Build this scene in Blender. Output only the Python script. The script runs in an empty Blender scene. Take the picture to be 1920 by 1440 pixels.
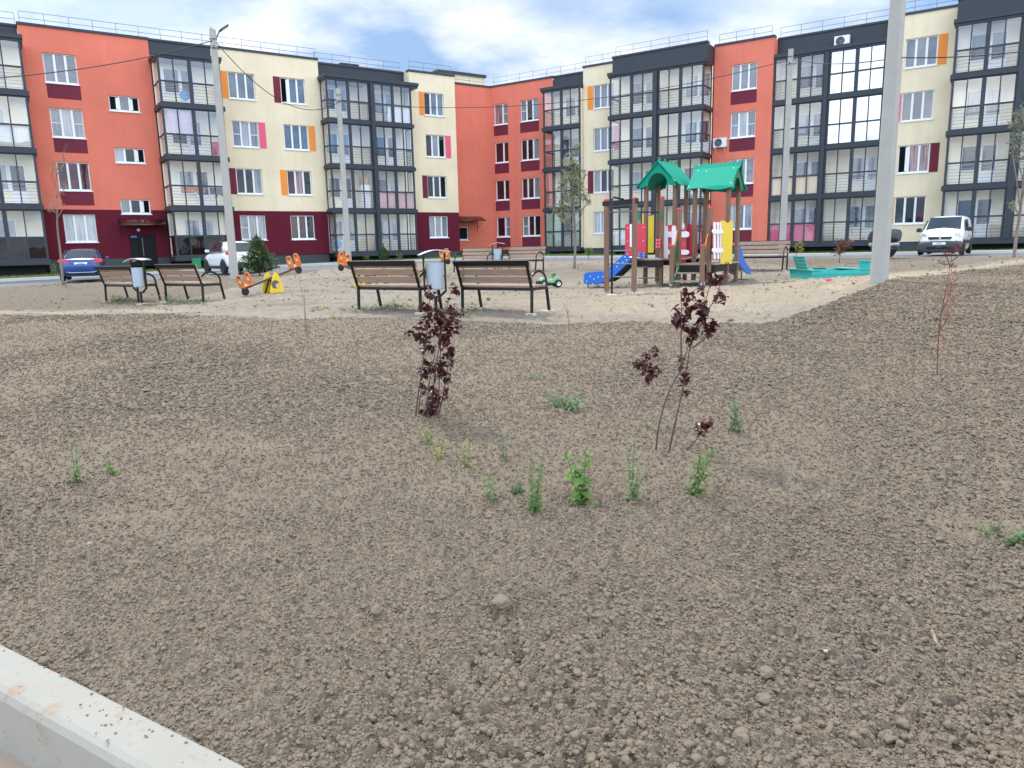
import bpy, bmesh, math, random
import numpy as np
from mathutils import Vector, Matrix
random.seed(7); rng = np.random.default_rng(11)
C = bpy.context.scene.collection
scene = bpy.context.scene
PI = math.pi
# ------------------------------------------------------------------ camera model (metres, camera at the origin)
F, PITCH, ROLL = 1386.2, math.radians(10.473), math.radians(-1.276)
cp, sp, cr, sr = math.cos(PITCH), math.sin(PITCH), math.cos(ROLL), math.sin(ROLL)
MM = np.array([[cr, -sr, 0], [sr, cr, 0], [0, 0, 1.]]) @ np.array([[1, 0, 0], [0, -sp, -cp], [0, cp, -sp]])
def at(x, y, Y):
    q = MM.T @ np.array([(x - 960) / F, (y - 720) / F, 1.]); q = q * (Y / q[1]); return Vector(q)
cam = bpy.data.cameras.new('camera'); cam.sensor_fit = 'HORIZONTAL'; cam.sensor_width = 36
cam.lens = 36 * F / 1920; cam.clip_start = 0.05; cam.clip_end = 3000
co = bpy.data.objects.new('camera', cam); C.objects.link(co); scene.camera = co
co.matrix_world = Matrix([[MM[0][i], -MM[1][i], -MM[2][i], 0] for i in range(3)] + [[0, 0, 0, 1]])
# ------------------------------------------------------------------ materials
class NT:
    def __init__(s, name):
        s.m = bpy.data.materials.new(name); s.m.use_nodes = True; s.t = s.m.node_tree; s.n = s.t.nodes; s.n.clear()
        s.out = s.n.new('ShaderNodeOutputMaterial'); s.o = s.n.new('ShaderNodeTexCoord').outputs['Object']
    def new(s, typ, **k):
        n = s.n.new(typ)
        for a, b in k.items(): setattr(n, a, b)
        return n
    def lk(s, a, b): s.t.links.new(a, b)
    def noise(s, scale, detail=4, rough=.6, vec=None):
        n = s.new('ShaderNodeTexNoise'); n.inputs['Scale'].default_value = scale; n.inputs['Detail'].default_value = detail
        n.inputs['Roughness'].default_value = rough; s.lk(vec or s.o, n.inputs['Vector']); return n.outputs['Fac']
    def ramp(s, fac, pts):
        r = s.new('ShaderNodeValToRGB'); e = r.color_ramp.elements
        while len(e) < len(pts): e.new(.5)
        for i, (p, c) in enumerate(pts):
            e[i].position = p; e[i].color = (*c, 1) if len(c) == 3 else c
        s.lk(fac, r.inputs[0]); return r.outputs[0]
    def mix(s, f, a, b, mode='MIX'):
        m = s.new('ShaderNodeMix', data_type='RGBA', blend_type=mode)
        for sock, v in ((m.inputs[0], f), (m.inputs[6], a), (m.inputs[7], b)):
            if hasattr(v, 'links'): s.lk(v, sock)
            elif isinstance(v, (int, float)): sock.default_value = v
            else: sock.default_value = (*v, 1)
        return m.outputs[2]
    def bump(s, h, strength=.3, dist=.01, nrm=None):
        b = s.new('ShaderNodeBump'); b.inputs['Strength'].default_value = strength; b.inputs['Distance'].default_value = dist
        s.lk(h, b.inputs['Height']);
        if nrm: s.lk(nrm, b.inputs['Normal'])
        return b.outputs[0]
    def bsdf(s, col, rough=.7, metal=0, spec=.5, nrm=None, coat=0, trans=0):
        p = s.new('ShaderNodeBsdfPrincipled')
        for sock, v in ((p.inputs['Base Color'], col), (p.inputs['Roughness'], rough)):
            if hasattr(v, 'links'): s.lk(v, sock)
            elif isinstance(v, (int, float)): sock.default_value = v
            else: sock.default_value = (*v, 1)
        p.inputs['Metallic'].default_value = metal; p.inputs['Specular IOR Level'].default_value = spec
        p.inputs['Coat Weight'].default_value = coat
        if nrm: s.lk(nrm, p.inputs['Normal'])
        return p.outputs[0]
    def done(s, sh): s.lk(sh, s.out.inputs[0]); return s.m
MAT = {}
def plain(name, col, rough=.6, metal=0, var=.12, vs=6, spec=.4, coat=0, bs=0, bd=.004):
    t = NT(name); n = t.noise(vs, 5)
    c = t.mix(n, [x * (1 - var) for x in col], [min(1, x * (1 + var)) for x in col])
    nr = t.bump(t.noise(bs, 4), .5, bd) if bs else None
    MAT[name] = t.done(t.bsdf(c, rough, metal, spec, nr, coat)); return MAT[name]
def plaster(name, col):
    t = NT(name)
    big = t.noise(.35, 5, .65); mp = t.new('ShaderNodeMapping'); mp.inputs['Scale'].default_value = (1.2, 1.2, .12); t.lk(t.o, mp.inputs[0])
    streak = t.noise(1.4, 5, .7, mp.outputs[0]); fine = t.noise(9, 4)
    c = t.mix(t.ramp(big, [(.3, (0, 0, 0)), (.75, (1, 1, 1))]), [x * .85 for x in col], [min(1, x * 1.06) for x in col])
    c = t.mix(t.ramp(streak, [(.46, (0, 0, 0)), (.75, (.6, .6, .6))]), c, [x * .78 for x in col])
    c = t.mix(t.ramp(fine, [(.4, (0, 0, 0)), (.7, (.25, .25, .25))]), c, [x * .85 for x in col])
    MAT[name] = t.done(t.bsdf(c, .9, 0, .2, t.bump(t.noise(40, 3), .4, .01))); return MAT[name]
plaster('cream', (.84, .715, .505)); plaster('red', (.75, .205, .138)); plaster('burgundy', (.125, .013, .028))
plain('panel_burgundy', (.15, .016, .036), .8); plain('panel_orange', (.80, .27, .05), .8); plain('panel_pink', (.72, .11, .20), .8)
plain('anthracite', (.033, .040, .051), .45, 0, .18, 2, spec=.3); plain('anthracite_black', (.008, .009, .010), .6, 0, .2, 2, spec=.2)
plain('plinth', (.055, .068, .075), .85, 0, .2, 3, bs=30); plain('void', (.012, .012, .013), .9)
plain('white_pvc', (.78, .79, .80), .35, var=.04); plain('roof_felt', (.06, .06, .065), .9)
plain('rail_metal', (.16, .17, .18), .5, .5); plain('white_paint', (.75, .76, .76), .4, var=.08); plain('floor_slab', (.8, .79, .76), .9)
plain('inner_cream', (.88, .80, .63), .9, var=.06, vs=2)
def glassy(name, base, fac, rough=.02, curtain=None, tint=(.9, .95, 1)):
    t = NT(name)
    if curtain:
        mp = t.new('ShaderNodeMapping'); mp.inputs['Scale'].default_value = (9, 9, .5); t.lk(t.o, mp.inputs[0])
        base = t.mix(t.ramp(t.noise(1.3, 3, .6, mp.outputs[0]), [(.35, (0, 0, 0)), (.65, (1, 1, 1))]), base, curtain)
    else: base = t.mix(t.ramp(t.noise(.9, 3), [(.4, (0, 0, 0)), (.6, (1, 1, 1))]), base, [x * .55 for x in base])
    d = t.bsdf(base, .6, 0, 0); g = t.new('ShaderNodeBsdfGlossy'); g.inputs['Color'].default_value = (*tint, 1); g.inputs['Roughness'].default_value = rough
    t.lk(t.bump(t.noise(.8, 2), .06, .06), g.inputs['Normal'])
    lw = t.new('ShaderNodeLayerWeight'); lw.inputs[0].default_value = .17
    mr = t.new('ShaderNodeMapRange'); mr.inputs[3].default_value = fac; mr.inputs[4].default_value = min(1, fac + .4); t.lk(lw.outputs['Fresnel'], mr.inputs[0])
    m = t.new('ShaderNodeMixShader'); t.lk(mr.outputs[0], m.inputs[0]); t.lk(d, m.inputs[1]); t.lk(g.outputs[0], m.inputs[2])
    MAT[name] = t.done(m.outputs[0]); return MAT[name]
glassy('pane_sky', (.11, .135, .17), .085); glassy('pane_dark', (.014, .016, .018), .035); glassy('pane_open', (.004, .004, .005), .0)  # sky panes: a grey-blue sky reflection is painted into their base colour
glassy('pane_net', (.13, .14, .16), .06, curtain=(.27, .29, .31)); glassy('pane_white', (.27, .29, .31), .06, curtain=(.45, .47, .48))
glassy('pane_maroon_reflect', (.075, .012, .02), .04); glassy('pane_drape', (.16, .05, .06), .04, curtain=(.42, .30, .30)); glassy('pane_mirror', (.16, .18, .2), .46, tint=(.88, .94, 1))  # maroon panes: reflection of the opposite red wing painted into the base colour
glassy('pane_tint', (.015, .008, .009), .02); glassy('pane_beige', (.42, .36, .27), .04); glassy('car_glass', (.02, .025, .03), .07)
def clear(name, tint, fac):
    t = NT(name); tr = t.new('ShaderNodeBsdfTransparent'); tr.inputs[0].default_value = (*tint, 1)
    g = t.new('ShaderNodeBsdfGlossy'); g.inputs['Roughness'].default_value = .015; g.inputs['Color'].default_value = (.95, .97, 1, 1)
    t.lk(t.bump(t.noise(.7, 2), .06, .06), g.inputs['Normal'])
    lw = t.new('ShaderNodeLayerWeight'); lw.inputs[0].default_value = .2
    mr = t.new('ShaderNodeMapRange'); mr.inputs[3].default_value = fac; mr.inputs[4].default_value = fac + .35; t.lk(lw.outputs['Fresnel'], mr.inputs[0])
    m = t.new('ShaderNodeMixShader'); t.lk(mr.outputs[0], m.inputs[0]); t.lk(tr.outputs[0], m.inputs[1]); t.lk(g.outputs[0], m.inputs[2])
    MAT[name] = t.done(m.outputs[0])
clear('balcony_glass', (.985, .99, .99), .06); clear('balcony_glass_up', (.985, .99, .99), .13)
# ------------------------------------------------------------------ mesh builder
class MB:
    def __init__(s): s.v = []; s.f = []; s.m = []
    def add(s, vs, fs, m=0):
        o = len(s.v); s.v += [tuple(v) for v in vs]; s.f += [tuple(o + i for i in f) for f in fs]; s.m += [m] * len(fs); return s
    def hexa(s, c, m=0): return s.add(c, [(0, 3, 2, 1), (4, 5, 6, 7), (0, 1, 5, 4), (1, 2, 6, 5), (2, 3, 7, 6), (3, 0, 4, 7)], m)
    def box(s, x0, x1, y0, y1, z0, z1, m=0): return s.hexa([(x0, y0, z0), (x1, y0, z0), (x1, y1, z0), (x0, y1, z0), (x0, y0, z1), (x1, y0, z1), (x1, y1, z1), (x0, y1, z1)], m)
    def bar(s, p, q, w, h=None, m=0, up=(0, 0, 1)):
        p, q = Vector(p), Vector(q); h = h or w; d = (q - p).normalized(); a = d.cross(Vector(up))
        if a.length < 1e-4: a = d.cross(Vector((0, 1, 0)))
        a.normalize(); b = a.cross(d); a *= w / 2; b *= h / 2
        return s.hexa([p - a - b, p + a - b, p + a + b, p - a + b, q - a - b, q + a - b, q + a + b, q - a + b], m)
    def tube(s, pts, r, n=8, m=0, caps=True):
        pts = [Vector(p) for p in pts]; rs = r if isinstance(r, (list, tuple)) else [r] * len(pts); vs = []; fs = []; pa = None
        if len(rs) != len(pts): rs = list(np.interp(np.linspace(0, 1, len(pts)), np.linspace(0, 1, len(rs)), rs))
        for i, p in enumerate(pts):
            d = (pts[min(i + 1, len(pts) - 1)] - pts[max(i - 1, 0)]).normalized()
            a = d.cross(Vector((0, 0, 1))) if pa is None else pa - d * pa.dot(d)
            if a.length < 1e-3: a = d.cross(Vector((0, 1, 0)))
            a.normalize(); pa = a; b = d.cross(a)
            vs += [p + (a * math.cos(2 * PI * k / n) + b * math.sin(2 * PI * k / n)) * rs[i] for k in range(n)]
        for i in range(len(pts) - 1):
            for k in range(n): fs.append((i * n + k, i * n + (k + 1) % n, (i + 1) * n + (k + 1) % n, (i + 1) * n + k))
        if caps: fs.append(tuple(range(n - 1, -1, -1))); fs.append(tuple((len(pts) - 1) * n + k for k in range(n)))
        return s.add(vs, fs, m)
    def lathe(s, prof, n=20, o=(0, 0, 0), ax=(0, 0, 1), m=0):
        ax = Vector(ax).normalized(); a = ax.cross(Vector((0, 1, 0)));
        if a.length < .1: a = ax.cross(Vector((1, 0, 0)))
        a.normalize(); b = ax.cross(a); o = Vector(o); vs = []; fs = []
        for r, h in prof: vs += [o + ax * h + (a * math.cos(2 * PI * k / n) + b * math.sin(2 * PI * k / n)) * r for k in range(n)]
        for i in range(len(prof) - 1):
            for k in range(n): fs.append((i * n + k, i * n + (k + 1) % n, (i + 1) * n + (k + 1) % n, (i + 1) * n + k))
        fs.append(tuple(range(n - 1, -1, -1))); fs.append(tuple((len(prof) - 1) * n + k for k in range(n)))
        return s.add(vs, fs, m)
    def prism(s, poly, t, o, ex, ey, m=0):   # 2-D outline extruded by t along ex x ey, centred
        o, ex, ey = Vector(o), Vector(ex), Vector(ey); ez = ex.cross(ey).normalized(); n = len(poly)
        vs = [o + ex * x + ey * y - ez * t / 2 for x, y in poly] + [o + ex * x + ey * y + ez * t / 2 for x, y in poly]
        fs = [tuple(range(n - 1, -1, -1)), tuple(range(n, 2 * n))] + [(i, (i + 1) % n, n + (i + 1) % n, n + i) for i in range(n)]
        return s.add(vs, fs, m)
    def build(s, name, mats, parent=None, smooth=False, off=None, bevel=0, subd=0, seg=2):
        me = bpy.data.meshes.new(name)
        vs = s.v if off is None else [(v[0] - off[0], v[1] - off[1], v[2] - off[2]) for v in s.v]
        me.from_pydata(vs, [], s.f)
        for m in (mats if isinstance(mats, (list, tuple)) else [mats]): me.materials.append(MAT[m] if isinstance(m, str) else m)
        me.polygons.foreach_set('material_index', s.m)
        if smooth: me.polygons.foreach_set('use_smooth', [True] * len(me.polygons))
        me.update(); o = bpy.data.objects.new(name, me); C.objects.link(o); o.parent = parent
        if bevel:
            b = o.modifiers.new('bevel', 'BEVEL'); b.width = bevel; b.segments = seg; b.limit_method = 'ANGLE'; b.angle_limit = .6
        if subd:
            b = o.modifiers.new('subd', 'SUBSURF'); b.levels = subd; b.render_levels = subd
        return o
def tag(o, label=None, cat=None, group=None, kind=None):
    for k, v in (('label', label), ('category', cat), ('group', group), ('kind', kind)):
        if v: o[k] = v
    return o
def thing(name, label, cat, loc=(0, 0, 0), rz=0, group=None):
    o = bpy.data.objects.new(name, None); o.empty_display_size = .2; C.objects.link(o); o.location = loc; o.rotation_euler = (0, 0, rz)
    return tag(o, label, cat, group)
def copy_thing(o, loc, rz=0, parent=None):
    c = o.copy(); C.objects.link(c); c.parent = parent
    if parent is None: c.location = loc; c.rotation_euler = (0, 0, rz)
    for ch in [x for x in bpy.data.objects if x.parent == o]: copy_thing(ch, None, 0, c)
    return c
def rrect(w, h, r, n=4):
    return [(sx * (w / 2 - r) + r * math.cos(a0 + PI / 2 * k / n), sy * (h / 2 - r) + r * math.sin(a0 + PI / 2 * k / n))
            for sx, sy, a0 in ((1, 1, 0), (-1, 1, PI / 2), (-1, -1, PI), (1, -1, 1.5 * PI)) for k in range(n + 1)]
# ------------------------------------------------------------------ terrain
CP = [(-2.1, 3, -1.60), (-.9, 2.2, -1.60), (2, 1.4, -1.62), (-.8, 6.3, -1.47), (1.1, 5.4, -1.52), (4.4, 7.5, -1.38), (-4, 7, -1.45), (-2.3, 13, -1.08), (-.4, 12.6, -1.12),
      (-9.8, 18.4, -1.15), (-7.7, 17.2, -1.12), (0, 12, -1.17), (3.9, 11.5, -1.2), (2.5, 16.6, -1.06), (5, 19, -1.03), (7, 14.2, -.81), (10, 16.5, -.79), (13.8, 20, -.77), (8, 18, -.90),
      (7.7, 23, -.88), (-.4, 27, -.92), (1.1, 20, -1.08), (-6.1, 19, -1.02), (-9.5, 26, -.86), (-7.5, 35, -.66), (11.3, 31, -.70), (16.3, 28, -.70), (-16.4, 29, -.99), (-11.9, 31, -.89),
      (-14.3, 24, -.9), (2.4, 27, -.80), (16.2, 24, -.70), (-24, 42, -.88), (-13.6, 48.5, -.78), (-2, 57.5, -.56), (10, 52, -.66), (22, 44, -.74), (15.6, 40, -.74), (2.5, 40, -.74), (-22, 34, -.98),
      (-9.7, 14, -1.22), (-40, 30, -1.1), (35, 30, -.7), (40, 40, -.75), (-20, 8, -1.5), (20, 8, -1.1), (-20, -10, -1.7), (20, -10, -1.6), (0, -15, -1.7), (-45, 50, -.9), (45, 55, -.5), (0, 75, -.5), (0, 0, -1.64)]
_c = np.array(CP)
def _U(r2): return np.where(r2 > 0, r2 * np.log(r2 + 1e-12), 0)
_n = len(_c); _K = _U(((_c[:, None, :2] - _c[None, :, :2]) ** 2).sum(2)) + np.eye(_n) * 1.5
_P = np.c_[np.ones(_n), _c[:, :2]]; _A = np.block([[_K, _P], [_P.T, np.zeros((3, 3))]])
_w = np.linalg.solve(_A, np.r_[_c[:, 2], 0, 0, 0])
def zgrid(x, y):
    sh = np.shape(x); x = np.clip(np.ravel(x), -50, 50).astype(float); y = np.clip(np.ravel(y), -18, 80).astype(float)
    z = _w[_n] + _w[_n + 1] * x + _w[_n + 2] * y
    for i in range(_n): z = z + _w[i] * _U((x - _c[i, 0]) ** 2 + (y - _c[i, 1]) ** 2)
    return z.reshape(sh)
def zg(x, y): return float(zgrid(np.array([x]), np.array([y]))[0])
def h2(ix, iy, k):
    v = np.sin(ix * 127.1 + iy * 311.7 + k * 74.7) * 43758.5453; return v - np.floor(v)
def vnoise(x, y, k=0):
    ix, iy = np.floor(x), np.floor(y); fx, fy = x - ix, y - iy; fx = fx * fx * (3 - 2 * fx); fy = fy * fy * (3 - 2 * fy)
    a, b, c, d = h2(ix, iy, k), h2(ix + 1, iy, k), h2(ix, iy + 1, k), h2(ix + 1, iy + 1, k)
    return (a + (b - a) * fx) * (1 - fy) + (c + (d - c) * fx) * fy
def fbm(x, y, k=0, o=4):
    s = 0; a = .5
    for i in range(o): s = s + a * vnoise(x * 2 ** i, y * 2 ** i, k + i); a *= .5
    return s
def clods(x, y, cell, prob, k, rmin=.28, rmax=.6):
    wx = x / cell + .45 * (vnoise(x / cell * 1.9, y / cell * 1.9, k + 31) - .5) + .2 * (vnoise(x / cell * 4.3, y / cell * 4.3, k + 33) - .5)
    wy = y / cell + .45 * (vnoise(x / cell * 1.9 + 9, y / cell * 1.9 + 5, k + 32) - .5) + .2 * (vnoise(x / cell * 4.3, y / cell * 4.3 + 7, k + 34) - .5)
    ix, iy = np.floor(wx), np.floor(wy); out = np.zeros_like(x)
    for dx in (-1, 0, 1):
        for dy in (-1, 0, 1):
            cx, cy = ix + dx, iy + dy
            e = h2(cx, cy, k) < prob; r = rmin + (rmax - rmin) * h2(cx, cy, k + 1) ** 1.5
            ox = cx + .15 + .7 * h2(cx, cy, k + 2); oy = cy + .15 + .7 * h2(cx, cy, k + 3); an = h2(cx, cy, k + 4) * PI; st = .75 + .5 * h2(cx, cy, k + 5)
            ux, uy = wx - ox, wy - oy; ca, sa = np.cos(an), np.sin(an)
            d2 = ((ux * ca + uy * sa) * st) ** 2 + ((uy * ca - ux * sa) / st) ** 2
            out = np.maximum(out, np.where(e, r * np.sqrt(np.maximum(0, 1 - d2 / r ** 2)), 0))
    return out * cell
def fastmesh(name, V, nr, nc, mats, attr=None, wrap=False):
    me = bpy.data.meshes.new(name); i = np.arange(nr * nc).reshape(nr, nc)
    if wrap: i = np.c_[i, i[:, :1]]
    q = np.stack([i[:-1, :-1], i[:-1, 1:], i[1:, 1:], i[1:, :-1]], -1).reshape(-1, 4)
    me.vertices.add(len(V)); me.vertices.foreach_set('co', V.astype(np.float32).ravel())
    me.loops.add(q.size); me.loops.foreach_set('vertex_index', q.ravel().astype(np.int32))
    me.polygons.add(len(q)); me.polygons.foreach_set('loop_start', (np.arange(len(q)) * 4).astype(np.int32))
    me.polygons.foreach_set('use_smooth', np.ones(len(q), bool))
    me.update(calc_edges=True); me.validate()
    for m in mats: me.materials.append(MAT[m])
    for an, arr in (attr or {}).items():
        a = me.attributes.new(an, 'FLOAT', 'POINT'); a.data.foreach_set('value', arr.astype(np.float32).ravel())
    o = bpy.data.objects.new(name, me); C.objects.link(o); return o
def soilmat():
    t = NT('loose_soil'); o = t.o
    n1 = t.noise(1.1, 5, .6); n2 = t.noise(38, 5, .7); n3 = t.noise(6, 4)
    c = t.mix(n1, (.172, .134, .095), (.226, .179, .129)); c = t.mix(t.ramp(n3, [(.35, (0, 0, 0)), (.7, (1, 1, 1))]), c, (.190, .151, .111))
    c = t.mix(t.ramp(n2, [(.45, (0, 0, 0)), (.75, (.5, .5, .5))]), c, (.265, .216, .16))
    v = t.new('ShaderNodeTexVoronoi'); v.inputs['Scale'].default_value = 90; t.lk(o, v.inputs['Vector'])
    b = t.bump(v.outputs['Distance'], .55, .006); b = t.bump(t.noise(160, 3), .5, .004, b)
    MAT['loose_soil'] = t.done(t.bsdf(c, .95, 0, .1, b))
soilmat()
def dirtmat():
    t = NT('packed_dirt')
    def A(n): a = t.new('ShaderNodeAttribute'); a.attribute_name = n; return a.outputs['Fac']
    n1 = t.noise(.5, 6, .65); n2 = t.noise(5, 5, .7); mp = t.new('ShaderNodeMapping'); mp.inputs['Scale'].default_value = (.25, 1.6, 1); t.lk(t.o, mp.inputs[0]); tr = t.noise(1.6, 5, .7, mp.outputs[0])
    c = t.mix(t.ramp(n1, [(.3, (0, 0, 0)), (.7, (1, 1, 1))]), (.235, .198, .152), (.315, .27, .212))
    c = t.mix(t.ramp(tr, [(.5, (0, 0, 0)), (.68, (.8, .8, .8))]), c, (.155, .126, .094))
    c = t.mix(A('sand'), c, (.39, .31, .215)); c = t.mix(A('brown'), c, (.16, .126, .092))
    c = t.mix(t.ramp(n2, [(.46, (0, 0, 0)), (.72, (.45, .45, .45))]), c, (.18, .147, .11)); c = t.mix(t.ramp(t.noise(17, 4, .7), [(.5, (0, 0, 0)), (.7, (.5, .5, .5))]), c, (.17, .138, .103))
    g = t.ramp(t.noise(2.2, 5, .7), [(.58, (0, 0, 0)), (.7, (.5, .5, .5))]); gm = t.mix(1.0, g, A('green'), 'MULTIPLY'); c = t.mix(gm, c, (.13, .15, .055))
    b = t.bump(n2, .9, .06); b = t.bump(t.noise(40, 4), .5, .01, b)
    MAT['packed_dirt'] = t.done(t.bsdf(c, .95, 0, .1, b))
dirtmat()
plain('sand_patch', (.55, .48, .37), .95, bs=25, bd=.01)
def asphalt():
    t = NT('asphalt'); n = t.noise(.6, 5); f = t.noise(60, 3); c = t.mix(n, (.115, .116, .12), (.175, .172, .168)); c = t.mix(t.ramp(f, [(.4, (0, 0, 0)), (.8, (.4, .4, .4))]), c, (.24, .235, .22))
    MAT['asphalt'] = t.done(t.bsdf(c, .85, 0, .25, t.bump(f, .3, .005)))
asphalt(); plain('grass_soil', (.15, .17, .06), .95, vs=2, var=.35, bs=20, bd=.02)
plain('kerb_concrete', (.50, .49, .46), .9, vs=5, var=.15, bs=60, bd=.003)
KD = Vector((.856, -.517)); KN = Vector((.517, .856)); KO = Vector((-2.17, 2.86)) # kerb line: far edge of its top
def kdist(x, y): return (x - KO.x) * KN.x + (y - KO.y) * KN.y
def kalong(x, y): return (x - KO.x) * KD.x + (y - KO.y) * KD.y
BT = [-3, -1.2, -.69, -.5, -.33, 0, .34, .42, .49, .62, .69, .9, 1.3, 3]; BY = [9, 15, 16.2, 15.0, 13.2, 12.0, 11.5, 12.4, 13.9, 17.5, 20, 24, 22, 15]
def edgeY(t): return np.interp(t, BT, BY)
def wave(x, y): return .35 * (fbm(x * .7, y * .7, 5) - .47) + .12 * (fbm(x * 3, y * 3, 9) - .47)
SMOOTH = ((-2.35, 4.3, .35, .12), (-2.2, 5.6, .45, .12), (2.45, 3.75, .4, .25), (-1.6, 3.9, .3, .1))
def soil_h(x, y):
    rr = np.hypot(x, y); z = zgrid(x, y); m = np.clip((edgeY(x / np.maximum(y, .2)) + wave(x, y) - y) / .5, 0, 1); m = m * m * (3 - 2 * m)
    lump = .10 * (fbm(x * .45, y * .45, 3) - .47) + .07 * (fbm(x * 1.6, y * 1.6, 13) - .47) + .05 * (fbm(x * 4.1, y * 4.1, 17, 5) - .47)
    rough = np.clip(.62 + 1.5 * (fbm(x * .55 + 40, y * .55, 21) - .42), .4, 1.1)
    for cx, cy, sx, sy in SMOOTH: rough = rough * (1 - .8 * np.clip(1.3 - ((x - cx) / sx) ** 2 - ((y - cy) / sy) ** 2, 0, 1))
    d = np.maximum(clods(x, y, .26, .16, 41, .12, .32) * .85 * rough, clods(x, y, .11, .5, 51, .2, .5) * .8 * rough)
    d = np.maximum(d * .85 + .35 * clods(x, y, .05, .85, 61), clods(x, y, .05, .85, 61) * .95)
    d = d + clods(x, y, .026, .9, 71) * .75 * np.clip((10 - rr) / 4, 0, 1) + clods(x, y, .013, .9, 81) * .7 * np.clip((5 - rr) / 2.5, 0, 1)
    d = d * .80 - .05 * rough * np.clip(fbm(x * 7, y * 7, 91) - .50, 0, 1) * 3 - .10 * np.minimum(1, rough) * np.clip(fbm(x * 17, y * 17, 95) - .52, 0, 1) * 2
    kd = kdist(x, y); km = np.clip(kd / .25, 0, 1)
    z = z + (lump + .02) * m * (.2 + .8 * km) + d * m * (.35 + .65 * km) - .22 * (1 - m) - .02 * (1 - km)
    return np.where(kd < -.015, z - .5, z), m
def make_soil():
    na, nrw = 1300, 860
    th = np.radians(np.r_[np.linspace(-82, -46, 60)[:-1], np.linspace(-46, 46, na), np.linspace(46, 82, 60)[1:]]); na = len(th); rb = np.minimum(edgeY(np.tan(th)) / np.cos(th) + .7, 34)
    k = np.linspace(0, 1, nrw)[:, None]; r = 1 / ((1 - k) / 1.5 + k / rb[None, :])
    x = (r * np.sin(th)[None, :]).ravel(); y = (r * np.cos(th)[None, :]).ravel()
    return fastmesh('soil_bed', np.stack([x, y, soil_h(x, y)[0]], 1), nrw, na, ['loose_soil'])
def make_crumbs():   # loose crumbs of earth lying on the bed, beyond counting
    rs = np.linspace(1.6, 26, 800); rmin = np.maximum(.0036, .00098 * rs); dens = 15000 * (rmin / .0036) ** -2.1 * np.where(rs > 4.5, .62, 1); cdf = np.cumsum(rs * dens); tot = cdf[-1] * (rs[1] - rs[0]) * 1.5
    n = int(tot * 1.6); r = np.interp(rng.random(n), cdf / cdf[-1], rs); th = rng.uniform(-1.2, 1.2, n); ok = (r < edgeY(np.tan(th)) / np.cos(th)) & ((np.abs(th) < .76) | (rng.random(n) < .4)); r, th = r[ok], th[ok]; n = len(r); x, y = r * np.sin(th), r * np.cos(th)
    z, m = soil_h(x, y); kd = kdist(x, y); onk = (kd < .012) & (kd > -.15)
    pat = fbm(x * .55 + 40, y * .55, 21); keep = (m > .55) & (kd > -.15) & (~onk | ((rng.random(n) < .03) & ((fbm(x * 6, y * 6, 77) > .5) | (kd > -.03)))) & (rng.random(n) < np.clip((pat - .22) * 5, .6, 1))
    for cx, cy, sx, sy in SMOOTH: keep &= (((x - cx) / sx) ** 2 + ((y - cy) / sy) ** 2 > rng.uniform(.3, 1.3, n)) | (rng.random(n) < .35)
    x, y, z, r, onk, pat = [v[keep] for v in (x, y, z, r, onk, pat)]; n = len(x); z = np.where(onk, -1.585, z)
    sz = np.maximum(.0036, .00098 * r) * (1 - rng.random(n)) ** (-1 / 3.4); sz = np.minimum(sz, np.where(onk, .006, .0112 + .05 * np.clip(pat - .42, 0, .4)))
    def put(name, sub, sel, mat='loose_soil', x=x, y=y, z=z, sz=sz):
        sel = slice(None) if sel is None else sel
        bm = bmesh.new(); bmesh.ops.create_icosphere(bm, subdivisions=sub, radius=1); bv = np.array([v.co for v in bm.verts]); bf = np.array([[v.index for v in f.verts] for f in bm.faces]); bm.free()
        x_, y_, z_, s_ = x[sel], y[sel], z[sel], sz[sel]; k = len(x_); q = rng.normal(size=(k, 4)); q /= np.linalg.norm(q, axis=1)[:, None]; w_, a, b, c = q.T
        R = np.stack([1 - 2 * (b * b + c * c), 2 * (a * b - c * w_), 2 * (a * c + b * w_), 2 * (a * b + c * w_), 1 - 2 * (a * a + c * c), 2 * (b * c - a * w_), 2 * (a * c - b * w_), 2 * (b * c + a * w_), 1 - 2 * (a * a + b * b)], 1).reshape(k, 3, 3)
        V = bv[None] * rng.uniform(.62, 1.28, (k, len(bv), 1)) * rng.uniform(.65, 1.25, (k, 1, 3)); V = np.einsum('nij,nkj->nki', R, V) * s_[:, None, None]; V[:, :, 2] *= .72
        V = V + np.stack([x_, y_, z_ + s_ * .45], 1)[:, None]; Fc = (bf[None] + (np.arange(k) * len(bv))[:, None, None]).reshape(-1, 3); V = V.reshape(-1, 3)
        me = bpy.data.meshes.new(name); me.vertices.add(len(V)); me.vertices.foreach_set('co', V.astype(np.float32).ravel()); me.loops.add(Fc.size); me.loops.foreach_set('vertex_index', Fc.ravel().astype(np.int32)); me.polygons.add(len(Fc)); me.polygons.foreach_set('loop_start', (np.arange(len(Fc)) * 3).astype(np.int32)); me.update(calc_edges=True)
        me.polygons.foreach_set('use_smooth', np.full(len(Fc), sub > 1)); me.materials.append(MAT[mat]); o = bpy.data.objects.new(name, me); C.objects.link(o); tag(o, kind='stuff')
    pick = (rng.random(n) < .0035) & ~onk & (pat > .40); sz = np.where(pick, np.clip(sz * 2.6, .015, .042), sz)
    big = sz / r > .0035; nd = 9000; yd = 9 + 22 * rng.random(nd) ** 1.3; xd = rng.uniform(-.8, .8, nd) * yd; ok = (yd > edgeY(xd / yd) + wave(xd, yd) - .1) & (.548 * np.abs(xd) + .836 * yd < 31.2) & (fbm(xd * .6, yd * 1.2, 61) > .40)
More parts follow.
